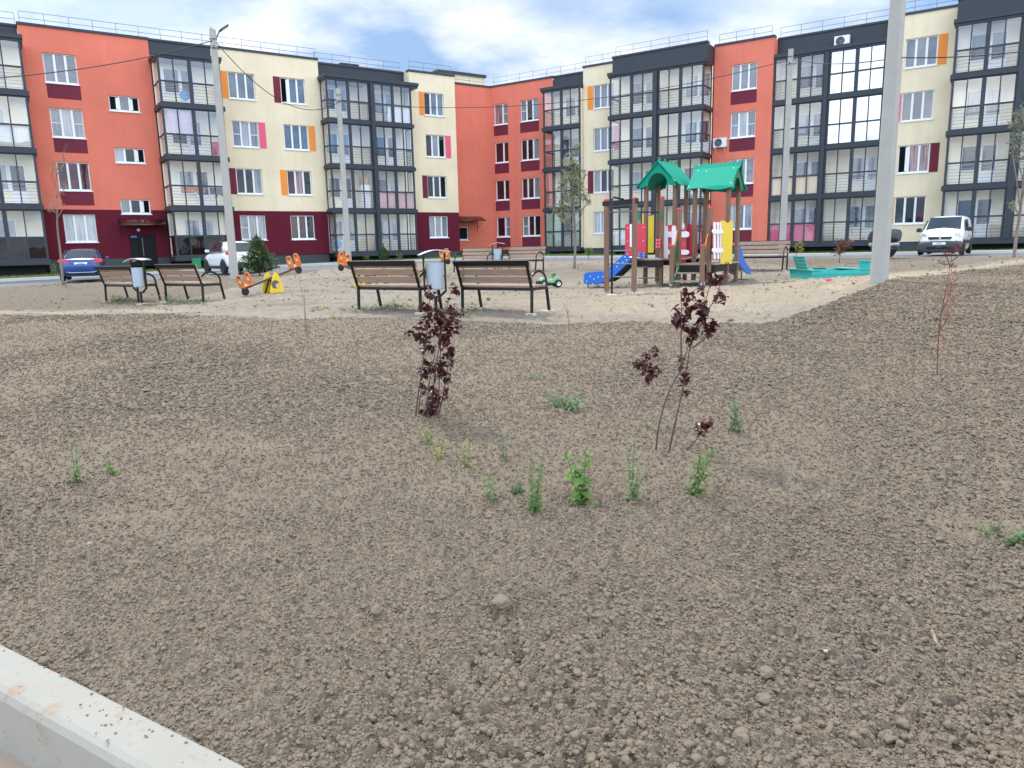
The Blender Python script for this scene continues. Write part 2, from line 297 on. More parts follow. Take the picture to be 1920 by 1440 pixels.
    xd, yd = xd[ok], yd[ok]; put('dirt_crumbs', 1, None, 'packed_dirt', xd, yd, zgrid(xd, yd) + .012, np.minimum(.05, np.maximum(.006, .0006 * yd) * (1 - rng.random(len(xd))) ** (-1 / 3.)))
    put('soil_crumbs', 1, ~big); put('soil_lumps', 2, big); print('crumbs', n, big.sum())
tag(make_soil(), kind='structure'); make_crumbs()
def vline(d, x): return (d - .548 * np.abs(x)) / .836
def make_ground():
    ang = np.radians(np.r_[np.linspace(-180, -52, 26)[:-1], np.linspace(-52, 52, 1000), np.linspace(52, 180, 26)[1:-1]])
    k = np.linspace(0, 1, 420); r = 1 / ((1 - k) / 6.0 + k / 62.0); r = np.r_[.3, 1.5, 3, 4.5, r, 75, 100, 160, 300, 700, 1500]
    R, A = np.meshgrid(r, ang, indexing='ij'); x = (R * np.sin(A)).ravel(); y = (R * np.cos(A)).ravel(); rr = R.ravel()
    z = zgrid(x, y); D = .548 * np.abs(x) + .836 * y
    e = edgeY(x / np.maximum(y, .2)) + wave(x, y); inside = np.clip((e - .25 - y) / .5, 0, 1); fwd = y > 0
    det = clods(x, y, .22, .3, 101, .1, .35) * .42 + clods(x, y, .09, .5, 105, .15, .5) * .6 + .07 * (fbm(x * .8, y * 2.2, 103) - .47) + .05 * (fbm(x * 4, y * 4, 108) - .47) + .03 * (fbm(x * 14, y * 14, 109, 3) - .45)
    det = det * np.clip((34 - rr) / 6, 0, 1)
    road = np.clip((D - 31.6 - .5 * (fbm(x * .6, y * .6, 111) - .47) * 2) / .5, 0, 1)
    z = z + det * (1 - road) - .10 * road
    z = np.where(fwd, z - .25 * inside, z - .25); z = np.where(kdist(x, y) < .6, z - .5 * (rr < 30), z)
    t = x / np.maximum(y, .2)
    def blob(cx, cy, sx, sy, a=0):
        ca, sa = math.cos(a), math.sin(a); u = (x - cx) * ca + (y - cy) * sa; v = -(x - cx) * sa + (y - cy) * ca
        return np.clip(1.25 - (u / sx) ** 2 - (v / sy) ** 2 + .9 * (fbm(x * 1.3, y * 1.3, 120) - .47), 0, 1)
    sand = .8 * blob(8.3, 17.2, 3.2, 2.0, .3) + .95 * np.clip(1.2 - np.abs(y - e - 1.2 - .12 * np.maximum(x - 7, 0)) / .8, 0, 1) * (x > 6) + .5 * blob(4, 13.8, 4, 1.6) + .35 * blob(3, 16, 4, 2)
    sand = sand + .7 * np.clip(1.1 - np.abs(y - e - .55) / .4, 0, 1) * (x < -6.5)
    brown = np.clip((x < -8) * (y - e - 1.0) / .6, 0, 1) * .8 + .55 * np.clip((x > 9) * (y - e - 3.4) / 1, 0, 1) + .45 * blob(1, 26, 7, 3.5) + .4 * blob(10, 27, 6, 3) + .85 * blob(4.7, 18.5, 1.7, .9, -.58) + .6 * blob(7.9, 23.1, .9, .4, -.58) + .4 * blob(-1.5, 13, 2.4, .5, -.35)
    green = np.clip(blob(-8.4, 17.2, 3.2, .9, -.5) + blob(-1.5, 12.4, 3.4, .6, -.1), 0, 1)
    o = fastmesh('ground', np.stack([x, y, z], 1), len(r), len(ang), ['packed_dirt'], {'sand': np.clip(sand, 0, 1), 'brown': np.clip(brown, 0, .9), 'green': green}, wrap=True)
    return tag(o, kind='structure')
make_ground()
def vsheet(name, d0, d1, nd, x0, x1, nx, lift, mat, kind='structure'):
    D, X = np.meshgrid(np.linspace(d0, d1, nd), np.linspace(x0, x1, nx), indexing='ij'); Y = vline(D, X)
    Z = zgrid(X, Y) + lift
    return tag(fastmesh(name, np.stack([X, Y, Z], -1).reshape(-1, 3), nd, nx, [mat]), kind=kind)
vsheet('road', 31.2, 41.0, 30, -48, 48, 240, -.045, 'asphalt')
vsheet('grass_verge', 41.16, 50.5, 12, -48, 48, 240, .02, 'grass_soil')
def road_kerb():
    X = np.linspace(-48, 48, 193); prof = [(40.99, -.2), (40.99, .075), (41.01, .09), (41.14, .09), (41.16, .075), (41.16, -.2)]
    V = np.array([[(x, vline(d, x), zg(x, vline(41.07, x)) + h) for x in X] for d, h in prof]).reshape(-1, 3)
    o = fastmesh('road_kerb', V, len(prof), len(X), ['kerb_concrete']); tag(o, kind='structure')
    o.data.polygons.foreach_set('use_smooth', np.zeros(len(o.data.polygons), bool))
road_kerb()
# near kerb and the paving the camera stands on
def kerbmat():
    t = NT('kerb_light'); n = t.noise(3, 5, .65); s = t.noise(9, 5, .7); f = t.noise(120, 3)
    c = t.mix(n, (.262, .248, .208), (.345, .328, .285)); c = t.mix(t.ramp(s, [(.58, (0, 0, 0)), (.66, (.75, .75, .75))]), c, (.30, .22, .15))
    c = t.mix(t.ramp(t.noise(2.1, 3, .5), [(.66, (0, 0, 0)), (.74, (.8, .8, .8))]), c, (.42, .22, .12))
    c = t.mix(t.ramp(t.noise(30, 4, .6), [(.64, (0, 0, 0)), (.70, (.9, .9, .9))]), c, (.2, .16, .125))
    MAT['kerb_light'] = t.done(t.bsdf(c, .85, 0, .3, t.bump(f, .35, .003)))
kerbmat()
def near_kerb():
    mb = MB(); prof = [(.0, -.45), (.0, -.006), (-.006, 0), (-.125, 0), (-.145, -.005), (-.163, -.018), (-.176, -.042), (-.182, -.45)]
    a = -9.2
    while a < 18:   # one-metre stones
        b = a + 7; vs = []
        for s_ in (a, b):
            for p, h in prof:
                w = KO + KD * s_ + KN * p; vs.append((w.x, w.y, -1.585 + h))
        n = len(prof); fs = [(i, i + 1, n + i + 1, n + i) for i in range(n - 1)] + [tuple(range(n)), tuple(range(2 * n - 1, n - 1, -1))]
        mb.add(vs, fs); a += 7
    tag(mb.build('kerb', 'kerb_light', smooth=False, bevel=.006), kind='structure')
    mb = MB(); q = [KO + KD * s_ + KN * p for s_, p in ((-14, -.155), (24, -.155), (24, -9), (-14, -9))]
    mb.add([(v.x, v.y, -1.85) for v in q], [(0, 1, 2, 3)]); t = NT('paving'); pc = t.mix(t.noise(3, 5), (.30, .225, .16), (.38, .30, .22))
    MAT['paving'] = t.done(t.bsdf(pc, .9, nrm=t.bump(t.noise(60), .4, .004))); tag(mb.build('pavement', 'paving'), kind='structure')
near_kerb()
# ------------------------------------------------------------------ the apartment building
WA = {'L': math.radians(33.25), 'R': math.radians(-33.25)}
def W(w, s, d, z):
    a = WA[w]; return Vector((math.cos(a) * s - math.sin(a) * d, math.sin(a) * s + math.cos(a) * d, z))
BO = (-1.3, 58, -.5)
BLD = thing('apartment_building', 'four storey red and cream apartment building whose two balconied wings meet in a corner', 'building', BO)
def wbox(mb, w, s0, s1, d0, d1, z0, z1, m=0): # d0 is the side facing the yard
    return mb.hexa([W(w, s0, d0, z0), W(w, s1, d0, z0), W(w, s1, d1, z0), W(w, s0, d1, z0), W(w, s0, d0, z1), W(w, s1, d0, z1), W(w, s1, d1, z1), W(w, s0, d1, z1)], m)
def part(name, mb, mats, parent=BLD, label=None, **k):
    o = mb.build(name, mats, parent, off=BO if parent is BLD else BO, **k)
    if label: o['label'] = label
    return o
def sub(name, mb, mats, parent, **k): return mb.build(name, mats, parent, off=BO, **k)
ZT, ZB = 11.97, -1.3
def wall(w, d, s0, s1, holes, bands, ret=(0, 0), ztop=ZT, name='wall', plinth=True):
    """bands: list of (z0, z1, material index); holes: (s0, s1, z0, z1)"""
    mats = ['cream', 'red', 'burgundy']; mb = MB()
    ss = sorted({s0, s1, *[h[0] for h in holes], *[h[1] for h in holes]}); zs = sorted({*[b[0] for b in bands], *[b[1] for b in bands], *[h[2] for h in holes], *[h[3] for h in holes]})
    for a, b in zip(ss, ss[1:]):
        for c, e in zip(zs, zs[1:]):
            mid = ((a + b) / 2, (c + e) / 2)
            if any(h[0] < mid[0] < h[1] and h[2] < mid[1] < h[3] for h in holes): continue
            m = next(b_[2] for b_ in bands if b_[0] <= mid[1] <= b_[1])
            mb.add([W(w, a, d, c), W(w, b, d, c), W(w, b, d, e), W(w, a, d, e)], [(0, 1, 2, 3)], m)
    for h in holes:
        m = next(b_[2] for b_ in bands if b_[0] <= (h[2] + h[3]) / 2 <= b_[1]); q = [(h[0], h[2]), (h[1], h[2]), (h[1], h[3]), (h[0], h[3])]
        for i in range(4):
            (a, c), (b, e) = q[i], q[(i + 1) % 4]
            mb.add([W(w, a, d, c), W(w, b, d, e), W(w, b, d + .22, e), W(w, a, d + .22, c)], [(0, 1, 2, 3)], m)
    for side, sx in ((ret[0], s0), (ret[1], s1)):
        if side:
            for z0, z1, m in bands: mb.add([W(w, sx, d, z0), W(w, sx, d + side, z0), W(w, sx, d + side, z1), W(w, sx, d, z1)], [(0, 1, 2, 3)], m)
    o = part(name, mb, mats)
    cb = MB(); wbox(cb, w, s0 - .03, s1 + .03, d - .06, d + .4, ztop, ztop + .13); part('coping', cb, 'anthracite')
    if plinth:
        pb = MB(); wbox(pb, w, s0 + .01, s1 - .01, d + .05, d + .4, ZB, bands[0][0] + .01); part('plinth', pb, 'plinth')
    rb = MB(); wbox(rb, w, s0 + .05, s1 - .05, d + .30, d + 13, ztop - .4, ztop - .1); part('roof', rb, 'roof_felt')
    return o
def window(w, d, s0, s1, z0, z1, panes, bars=(), cuts=None, sillw=.06, rec=.10):
    """panes: styles left to right; cuts: fractions; bars: panes with a cross bar"""
    n = len(panes); cuts = cuts or [i / n for i in range(n + 1)]; fb = MB(); fw = .055
    wbox(fb, w, s0, s1, d + rec, d + rec + .07, z0, z0 + .09); wbox(fb, w, s0, s1, d + rec, d + rec + .07, z1 - fw, z1)
    wbox(fb, w, s0, s0 + fw, d + rec, d + rec + .07, z0 + .09, z1 - fw); wbox(fb, w, s1 - fw, s1, d + rec, d + rec + .07, z0 + .09, z1 - fw)
    pm = sorted(set(panes)); pb = MB()
    for i, st in enumerate(panes):
        a = s0 + (s1 - s0) * cuts[i]; b = s0 + (s1 - s0) * cuts[i + 1]
        if i: wbox(fb, w, a - .055, a + .055, d + rec - .012, d + rec + .06, z0 + .09, z1 - fw)
        if i in bars: zm = z0 + (z1 - z0) * .5; wbox(fb, w, a + .05, b - .05, d + rec + .01, d + rec + .05, zm - .02, zm + .02)
        jl = random.uniform(-.006, .006); jt = random.uniform(-.004, .004)
        pb.add([W(w, a + .01, d + rec + .05 + jl, z0 + .03), W(w, b - .01, d + rec + .05 - jl, z0 + .03), W(w, b - .01, d + rec + .05 - jl + jt, z1 - .02), W(w, a + .01, d + rec + .05 + jl + jt, z1 - .02)], [(0, 1, 2, 3)], pm.index(st))
        if st == 'pane_open':   # the sash swung inwards, seen edge on
            c = b if i == 0 else a; g = -.05 if i == 0 else .05
            wbox(fb, w, min(c + g, c + 3.2 * g), max(c + g, c + 3.2 * g), d + rec - .005, d + rec + .055, z0 + .12, z1 - .1)
    o = part('window', fb, 'white_pvc'); sub('pane', pb, pm, o)
    sb = MB(); sb.hexa([W(w, s0 - .05, d - sillw, z0 - .045), W(w, s1 + .05, d - sillw, z0 - .045), W(w, s1 + .05, d + rec, z0 - .02), W(w, s0 - .05, d + rec, z0 - .02),
                        W(w, s0 - .05, d - sillw, z0 - .005), W(w, s1 + .05, d - sillw, z0 - .005), W(w, s1 + .05, d + rec, z0 + .015), W(w, s0 - .05, d + rec, z0 + .015)]); sub('sill', sb, 'white_pvc', o)
    return o
def painted(w, d, s0, s1, z0, z1, col):
    mb = MB(); wbox(mb, w, s0, s1, d - .012, d + .01, z0, z1); part('painted_panel', mb, 'panel_' + col)
SZ = [.80 + 2.8 * k for k in range(4)]   # window bottoms by floor
WH = 1.53
S, D_, N_, O_, Wt, M_, Dr, T_ = 'pane_sky', 'pane_dark', 'pane_net', 'pane_open', 'pane_white', 'pane_maroon_reflect', 'pane_drape', 'pane_tint'
LB = [(-.16, 2.59, 2), (2.59, ZT, 1)]; LC = [(-.16, 2.59, 2), (2.59, ZT, 0)]; RR = [(-.18, ZT, 1)]; RC = [(-.18, ZT, 0)]
dL = 48.41
def col(s0, s1): return [(s0, s1, z, z + WH) for z in SZ]
# left wing: red stair section
stair = [(5.33, 6.87, 2.36, 3.18), (5.33, 6.87, 5.19, 6.02), (5.33, 6.87, 7.99, 8.82)]; doorh = (5.58, 6.95, -.62, 1.2)
LB2 = [(-.62, -.16, 2)] + LB
wall('L', dL, 1.47, 7.66, col(2.42, 3.98) + stair + [doorh], LB2, (.5, .5), plinth=False)
pb = MB(); wbox(pb, 'L', 1.48, 5.55, dL - .012, dL + .3, ZB, -.15); wbox(pb, 'L', 6.98, 7.65, dL - .012, dL + .3, ZB, -.15); part('plinth', pb, 'plinth')
for k, st in enumerate([[Wt, Wt, Wt], [M_, M_, M_], [N_, Wt, N_], [S, S, S]]): window('L', dL, 2.42, 3.98, SZ[k], SZ[k] + WH, st, (0, 2) if k == 2 else ())
for k in (1, 2, 3): painted('L', dL, 2.44, 4.02, SZ[k] - .78, SZ[k] - .05, 'burgundy')
for h, st in zip(stair, ([S, D_, O_], [Wt, D_, O_], [O_, S, O_])): window('L', dL, *h, st, cuts=[0, .33, .68, 1])
# left wing: cream sections
wall('L', dL, 11.0, 17.48, col(11.86, 13.42) + col(15.0, 16.56), LC, (1.2, .9))
for k, st in enumerate([[N_, N_, N_], [D_, D_, N_], [N_, Wt, N_], [S, S, S]]): window('L', dL, 11.86, 13.42, SZ[k], SZ[k] + WH, st, {0: (0,), 2: (0, 2)}.get(k, ()))
for k, st in enumerate([[M_, M_, D_], [M_, Dr, D_], [S, S, S], [O_, S, S]]): window('L', dL, 15.0, 16.56, SZ[k], SZ[k] + WH, st)
for k, a, b, c in ((3, 11.43, 11.84, 'orange'), (2, 13.44, 13.86, 'pink'), (1, 11.43, 11.84, 'burgundy'), (3, 14.55, 14.98, 'burgundy'), (2, 16.58, 17.0, 'orange'), (1, 14.55, 14.98, 'orange')):
    painted('L', dL, a, b, SZ[k] - .02, SZ[k] + WH, c)
wall('L', dL, 23.86, 27.42, col(24.97, 26.5), LC, (.9, 2.3))
for k, st in enumerate([[N_, N_, N_], [D_, D_, D_], [D_, N_, D_], [D_, S, S]]): window('L', dL, 24.97, 26.5, SZ[k], SZ[k] + WH, st)
for k, a, b, c in ((3, 24.55, 24.95, 'orange'), (2, 26.52, 26.95, 'pink'), (1, 24.55, 24.95, 'burgundy')): painted('L', dL, a, b, SZ[k] - .02, SZ[k] + WH, c)
# the corner
cw = (28.55, 29.35, .62, 1.62)
wall('L', 50.4, 26.6, 31.75, [cw], RR); window('L', 50.4, *cw, [D_])
# right wing
d1, d2_, d3, d4 = 49.1, 47.9, 48.1, 48.2
wall('R', d1, -34.0, -28.065, col(-33.3, -32.05) + col(-30.92, -29.32), RR)
for k, st in enumerate([[M_, N_], [M_, M_], [M_, M_], [Dr, N_]]): window('R', d1, -33.3, -32.05, SZ[k], SZ[k] + WH, st, (1,) if k in (0, 3) else (), cuts=[0, .62, 1])
for k, st in enumerate([[N_, M_, D_], [M_, M_, N_], [M_, M_, N_], [N_, M_, N_]]): window('R', d1, -30.92, -29.32, SZ[k], SZ[k] + WH, st, (0,) if k in (0, 3) else ())
for k in range(4):
    for a, b in ((-33.32, -32.03), (-30.94, -29.3)): painted('R', d1, a, b, SZ[k] - .78, SZ[k] - .05, 'burgundy')
wall('R', d2_, -25.0, -22.05, col(-24.22, -22.66), RC, (2.0, .5))
for k, st in enumerate([[Wt, Wt, N_], [N_, D_, D_], [S, S, S], [S, S, S]]): window('R', d2_, -24.22, -22.66, SZ[k], SZ[k] + WH, st)
for k, a, b, c in ((3, -24.66, -24.24, 'orange'), (2, -22.64, -22.25, 'pink'), (1, -24.66, -24.24, 'burgundy')): painted('R', d2_, a, b, SZ[k] - .02, SZ[k] + WH, c)
wall('R', d3, -15.9, -12.3, col(-14.79, -13.25), RR, (.9, 1.0))
for k, st in enumerate([[Wt, N_, N_], [S, S, S], [N_, Wt, N_], [S, S, S]]): window('R', d3, -14.79, -13.25, SZ[k], SZ[k] + WH, st, (0, 2) if k == 2 else ())
for k in range(4): painted('R', d3, -14.81, -13.23, SZ[k] - .80, SZ[k] - .06, 'burgundy')
wall('R', d4, -6.15, -2.75, col(-5.27, -3.71), RC, (1.2, .4))
for k, st in enumerate([[D_, D_, M_], [O_, Dr, Dr], [S, S, S], [S, S, S]]): window('R', d4, -5.27, -3.71, SZ[k], SZ[k] + WH, st)
for k, a, b, c in ((3, -3.69, -3.25, 'orange'), (2, -5.72, -5.29, 'pink'), (1, -3.69, -3.25, 'burgundy'), (0, -5.72, -5.29, 'orange')): painted('R', d4, a, b, SZ[k] - .02, SZ[k] + WH, c)
# glazed balconies
def balcony(w, a, b, dF, dB, k, side=(0, 0), low='balcony_glass', up=None, door=None, mid=True):
    """one glazed bay a..b on floor k: dark frame, panes, railing, slab, the door behind"""
    zb, zt_, zz = -.08 + 2.8 * k, 1.05 + 2.8 * k, 2.46 + 2.8 * k; up = up or ('balcony_glass_up' if k > 1 else 'balcony_glass')
    fb, gb, rb = MB(), MB(), MB(); q = [a, a + (b - a) * .245, a + (b - a) * .5, a + (b - a) * .745, b]
    wbox(fb, w, a, b, dF, dF + .07, zz - .07, zz); wbox(fb, w, a, b, dF, dF + .07, zb, zb + .06); wbox(fb, w, a + .05, b - .05, dF + .004, dF + .066, zt_ - .045, zt_ + .045)
    for i, s in enumerate(q):
        t = .10 if i == 2 and mid else .055 if i in (0, 4) else .028
        c = s + t if i == 0 else s - t if i == 4 else s
        wbox(fb, w, c - t, c + t, dF - .008, dF + .075, zb + .06, zz - .07)
    ml = [up, low] if up != low else [up]
    for i in range(4):
        j = random.uniform(-.012, .012); jt = random.uniform(-.01, .01)
        for z0, z1, m in ((zb + .04, zt_ - .02, len(ml) - 1), (zt_ + .02, zz - .04, 0)):
            gb.add([W(w, q[i], dF + .035 + j, z0), W(w, q[i + 1], dF + .035 - j, z0), W(w, q[i + 1], dF + .035 - j + jt, z1), W(w, q[i], dF + .035 + j + jt, z1)], [(0, 1, 2, 3)], m)
    for i in range(6):
        z = zb + .14 + i * .17; wbox(rb, w, a + .1, b - .1, dF + .13, dF + .15, z, z + .018)
    for s in (a + .12, (a + b) / 2, b - .14): wbox(rb, w, s, s + .025, dF + .152, dF + .177, zb, zb + 1.08)
    for on, s, sg in ((side[0], a, 1), (side[1], b, -1)):
        if on:
            e = dF + on; s2 = s + sg * .055; lo, hi = min(s, s2), max(s, s2)
            wbox(fb, w, lo, hi, dF + .08, e, zz - .07, zz); wbox(fb, w, lo, hi, dF + .08, e, zb, zb + .06); wbox(fb, w, lo, hi, dF + .08, e, zt_ - .045, zt_ + .045); wbox(fb, w, lo, hi, e - .08, e, zb + .06, zz - .07)
            sm = s + sg * .028
            for z0, z1, m in ((zb + .04, zt_ - .02, len(ml) - 1), (zt_ + .02, zz - .04, 0)): gb.add([W(w, sm, dF + .07, z0), W(w, sm, e, z0), W(w, sm, e, z1), W(w, sm, dF + .07, z1)], [(0, 1, 2, 3)], m)
            for i in range(6):
                z = zb + .14 + i * .17; wbox(rb, w, sm + sg * .06, sm + sg * .08, dF + .152, e - .05, z, z + .018)
    o = part('balcony', fb, 'anthracite'); sub('pane', gb, ml, o); sub('railing', rb, 'rail_metal', o)
    sb = MB(); wbox(sb, w, a - (.09 if side[0] else 0), b + (.09 if side[1] else 0), dF - .10, dF + .24, zb - .26, zb - .02); wbox(sb, w, a - (.05 if side[0] else 0), b + (.05 if side[1] else 0), dF - .05, dF + .2, zb - .02, zb + .002); sub('slab', sb, 'anthracite', o)
    for on, s, sg in ((side[0], a, -1), (side[1], b, 1)):
        if on: lo, hi = sorted((s - sg * .02, s + sg * .09)); sb = MB(); wbox(sb, w, lo, hi, dF + .245, dF + on, zb - .26, zb - .02); sub('side_slab', sb, 'anthracite', o)
    fl = MB(); wbox(fl, w, a + .03, b - .03, dF + .26, dB - .01, zb - .2, zb - .03); sub('floor', fl, 'floor_slab', o)
    # window and door in the wall behind
    flip, off = door if door else (random.random() < .5, random.uniform(.35, .75)); x0 = a + off; db = MB(); pb = MB(); z0 = zb + .02
    def put(s0, s1, za, zc, glass):
        for u in ((s0, s0 + .09, za, zc), (s1 - .09, s1, za, zc), (s0 + .09, s1 - .09, za, za + .09), (s0 + .09, s1 - .09, zc - .09, zc)): wbox(db, w, u[0], u[1], dB - .07, dB - .01, u[2], u[3])
        pb.add([W(w, s0 + .08, dB - .035, glass), W(w, s1 - .08, dB - .035, glass), W(w, s1 - .08, dB - .035, zc - .08), W(w, s0 + .08, dB - .035, zc - .08)], [(0, 1, 2, 3)], random.choice((0, 0, 1, 2)))
        if glass > za + .12: wbox(db, w, s0 + .09, s1 - .09, dB - .06, dB - .02, za + .09, glass)
    if flip: put(x0, x0 + .78, z0, z0 + 2.12, z0 + .75); put(x0 + .785, x0 + 1.7, z0 + .72, z0 + 2.12, z0 + .8)
    else: put(x0, x0 + .915, z0 + .72, z0 + 2.12, z0 + .8); put(x0 + .92, x0 + 1.7, z0, z0 + 2.12, z0 + .75)
    dd = sub('balcony_door', db, 'white_pvc', o)
    pb.build('door_glass', ['pane_dark', 'pane_sky', 'pane_net'], o, off=BO)
    return o
def bgroup(w, s0, s1, bays, dF, dB, dP, side, lows=None, ups=None, doors=None, endret=(.9, .9)):
    mb = MB(); wbox(mb, w, s0 + .006, s1 - .006, dP, dP + 2.0, 10.85, ZT - .01); part('parapet', mb, 'anthracite')
    cb = MB(); wbox(cb, w, s0 - .02, s1 + .02, dP - .06, dP + .4, ZT - .005, ZT + .11); part('coping', cb, 'anthracite')
    c = MB(); e0, e1 = (.1 if side[0] else -.006), (.1 if side[1] else -.006)
    dc = max(dP, dF + .3)
    wbox(c, w, s0 - e0, s1 + e1, dF - .14, dc - .003, 10.78, 10.98); wbox(c, w, s0 - e0 * .6, s1 + e1 * .6, dF - .06, dc + .2, 10.66, 10.779); part('balcony_roof', c, 'anthracite')
    b = MB(); wbox(b, w, s0 - e0 * .8, s1 + e1 * .8, dF - .09, dB + .2, -.37, -.11); part('base_slab', b, 'anthracite')
    v = MB(); wbox(v, w, s0 + .2, s1 - .2, dF + .55, dB + .2, ZB - .2, -.372); part('base', v, 'void')
    bw = MB(); wbox(bw, w, s0 + .008, s1 - .008, dB, dB + .2, -.1, 10.84)
    for s, on in ((s0, side[0]), (s1, side[1])):
        if not on or on < dB - dF: g = dF + .09 + (on or 0); lo = s + .006 if s == s0 else s - .10; wbox(bw, w, lo, lo + .094, g, dB - .001, -.1, 10.65)
    part('inner_wall', bw, 'inner_cream')
    for i, (a, b_) in enumerate(bays):
        for k in range(4):
            sd = (side[0] if i == 0 else 0, side[1] if i == len(bays) - 1 else 0)
            balcony(w, a, b_, dF, dB, k, sd, (lows or {}).get((i, k), 'balcony_glass'), (ups or {}).get((i, k)), (doors or {}).get((i, k)))
        if i:
            p = MB(); wbox(p, w, bays[i - 1][1] + .004, a - .004, dF - .16, dF + .12, -.105, 10.655); wbox(p, w, bays[i - 1][1] + .05, a - .05, dF + .121, dB - .002, -.1, 10.65, 1); part('pier', p, ['anthracite', 'inner_cream'])
    r = MB(); wbox(r, w, s0 + .02, s1 - .02, dP + 2.01, dP + 13, ZT - .42, ZT - .12); part('roof', r, 'roof_felt')
bgroup('L', -1.95, 1.46, [(-1.93, 1.45)], 46.4, 47.9, 48.95, (1.9, 1.9), {(0, 0): 'pane_tint'}, doors={(0, 3): (1, .7), (0, 1): (0, 1.2)})
bgroup('L', 7.675, 10.98, [(7.68, 10.97)], 46.4, 47.9, 48.46, (1.95, 1.9), {(0, 0): 'pane_tint'}, doors={(0, 3): (0, .45), (0, 2): (0, .6), (0, 1): (0, .75), (0, 0): (0, .8)})
bgroup('L', 17.49, 23.85, [(17.5, 20.42), (20.66, 23.42)], 47.3, 48.8, 49.2, (1.05, 1.05), doors={(0, k): (0, .25) for k in range(4)} | {(1, k): (0, .55) for k in range(4)})
bgroup('R', -28.05, -25.03, [(-28.0, -25.04)], 47.5, 49.0, 49.16, (1.55, 0), doors={(0, 3): (0, 1.0)})
bgroup('R', -22.25, -15.92, [(-22.23, -19.15), (-18.9, -15.93)], 46.3, 47.8, 46.75, (1.5, 1.5), doors={(0, k): (0, .95) for k in range(4)} | {(1, k): (0, 1.25) for k in range(4)})
bgroup('R', -12.29, -6.2, [(-12.28, -9.4), (-9.18, -6.21)], 48.25, 49.8, 48.95, (0, 0), {(1, 3): 'pane_mirror', (1, 2): 'pane_mirror'}, {(1, 3): 'pane_mirror', (1, 2): 'pane_mirror'}, doors={(0, k): (0, 1.1) for k in range(4)} | {(1, k): (0, 1.2) for k in range(4)})
bgroup('R', -2.85, 6.35, [(-2.83, .05), (.33, 3.3), (3.5, 6.34)], 46.7, 48.2, 46.95, (1.4, 1.4), doors={(0, k): (0, .6) for k in range(4)})
# roof railing, hut and vents
def railing(w, s0, s1, d, z=ZT + .1):
    mb = MB(); n = max(1, round((s1 - s0) / 1.15))
    for i in range(n + 1): p = W(w, s0 + (s1 - s0) * i / n, d, z); mb.tube([p, p + Vector((0, 0, .62))], .013, 5)
    for h in (.3, .62): mb.tube([W(w, s0, d, z + h), W(w, s1, d, z + h)], .014, 5)
    part('roof_railing', mb, 'rail_metal')
for a in (('L', -2, 1.4, 49.1), ('L', 1.6, 17.4, 48.62), ('L', 17.6, 23.7, 49.4), ('L', 24.0, 27.3, 48.62), ('L', 27.5, 31.2, 50.6), ('R', -33.4, -25.2, 49.3), ('R', -24.9, -22.3, 48.1),
          ('R', -22.1, -16, 46.95), ('R', -15.7, -12.5, 48.3), ('R', -12.2, -6.3, 49.15), ('R', -6.0, -2.9, 48.4), ('R', -2.7, 6.3, 47.15)): railing(*a)
hb = MB(); wbox(hb, 'L', 29.2, 33.4, 54, 58, 11.6, 13.55); part('roof_hut', hb, 'cream'); hb = MB(); wbox(hb, 'L', 29.05, 33.5, 53.85, 58.1, 13.55, 13.75); part('hut_roof', hb, 'anthracite')
for s0, s1, d, h in ((7.2, 8.4, 49.2, .30), (19.6, 20.9, 49.9, .42)):
    hb = MB(); wbox(hb, 'L', s0, s1, d, d + .8, ZT, ZT + h); part('roof_vent', hb, 'anthracite')
# street door of the left wing
db = MB(); wbox(db, 'L', 5.585, 6.02, dL + .05, dL + .12, -.62, 1.19); wbox(db, 'L', 6.03, 6.94, dL + .02, dL + .10, -.62, 1.19)
dr = part('entrance_door', db, 'anthracite_black', bevel=.01)
hd = MB(); wbox(hd, 'L', 6.22, 6.26, dL - .05, dL - .02, .0, 1.0); wbox(hd, 'L', 6.22, 6.26, dL - .02, dL + .02, .05, .09); wbox(hd, 'L', 6.22, 6.26, dL - .02, dL + .02, .9, .94); sub('handle', hd, 'rail_metal', dr)
hd = MB(); wbox(hd, 'L', 5.66, 5.98, dL - .02, dL + .049, 1.02, 1.14); plain('sign_blue', (.08, .16, .42), .5); sub('number_plate', hd, 'sign_blue', dr)
lb = MB(); lb.lathe([(.0, 0), (.085, 0), (.08, .05), (.0, .07)], 14, W('L', 6.1, dL, 1.46), -Vector((-math.sin(WA['L']), math.cos(WA['L']), 0))); part('door_light', lb, 'white_paint')
plain('canopy_sheet', (.055, .016, .014), .25, spec=.6); plain('canopy_frame', (.05, .02, .022), .5, .3)
def canopy(w, s0, s1, d, z, depth=1.1):
    cb = MB(); n = 8; vs = []
    for s in (s0, s1):
        for i in range(n + 1):
            t = i / n; vs.append(W(w, s, d - .02 - depth * t, z + .42 * math.cos(t * PI / 2 * .95) - .05))
    cb.add(vs, [(i, i + 1, n + 2 + i, n + 1 + i) for i in range(n)]); o = part('canopy', cb, 'canopy_sheet', smooth=True); md = o.modifiers.new('solid', 'SOLIDIFY'); md.thickness = .012
    fb = MB()
    for s in (s0 + .04, (s0 + s1) / 2, s1 - .04):
        fb.tube([W(w, s, d - .02 - depth * i / n, z + .42 * math.cos(i / n * PI / 2 * .95) - .08) for i in range(n + 1)], .018, 6)
    for s in (s0 + .04, s1 - .04):
        fb.tube([W(w, s, d - .015, z - .8), W(w, s, d - .015, z + .3)], .018, 6); fb.tube([W(w, s, d - .02, z - .5), W(w, s, d - depth * .8, z - .02)], .012, 6)
    sub('canopy_frame', fb, 'canopy_frame', o)
canopy('L', 5.12, 7.45, dL, 1.72); canopy('L', 27.6, 30.2, 50.4, 2.05, 1.3)
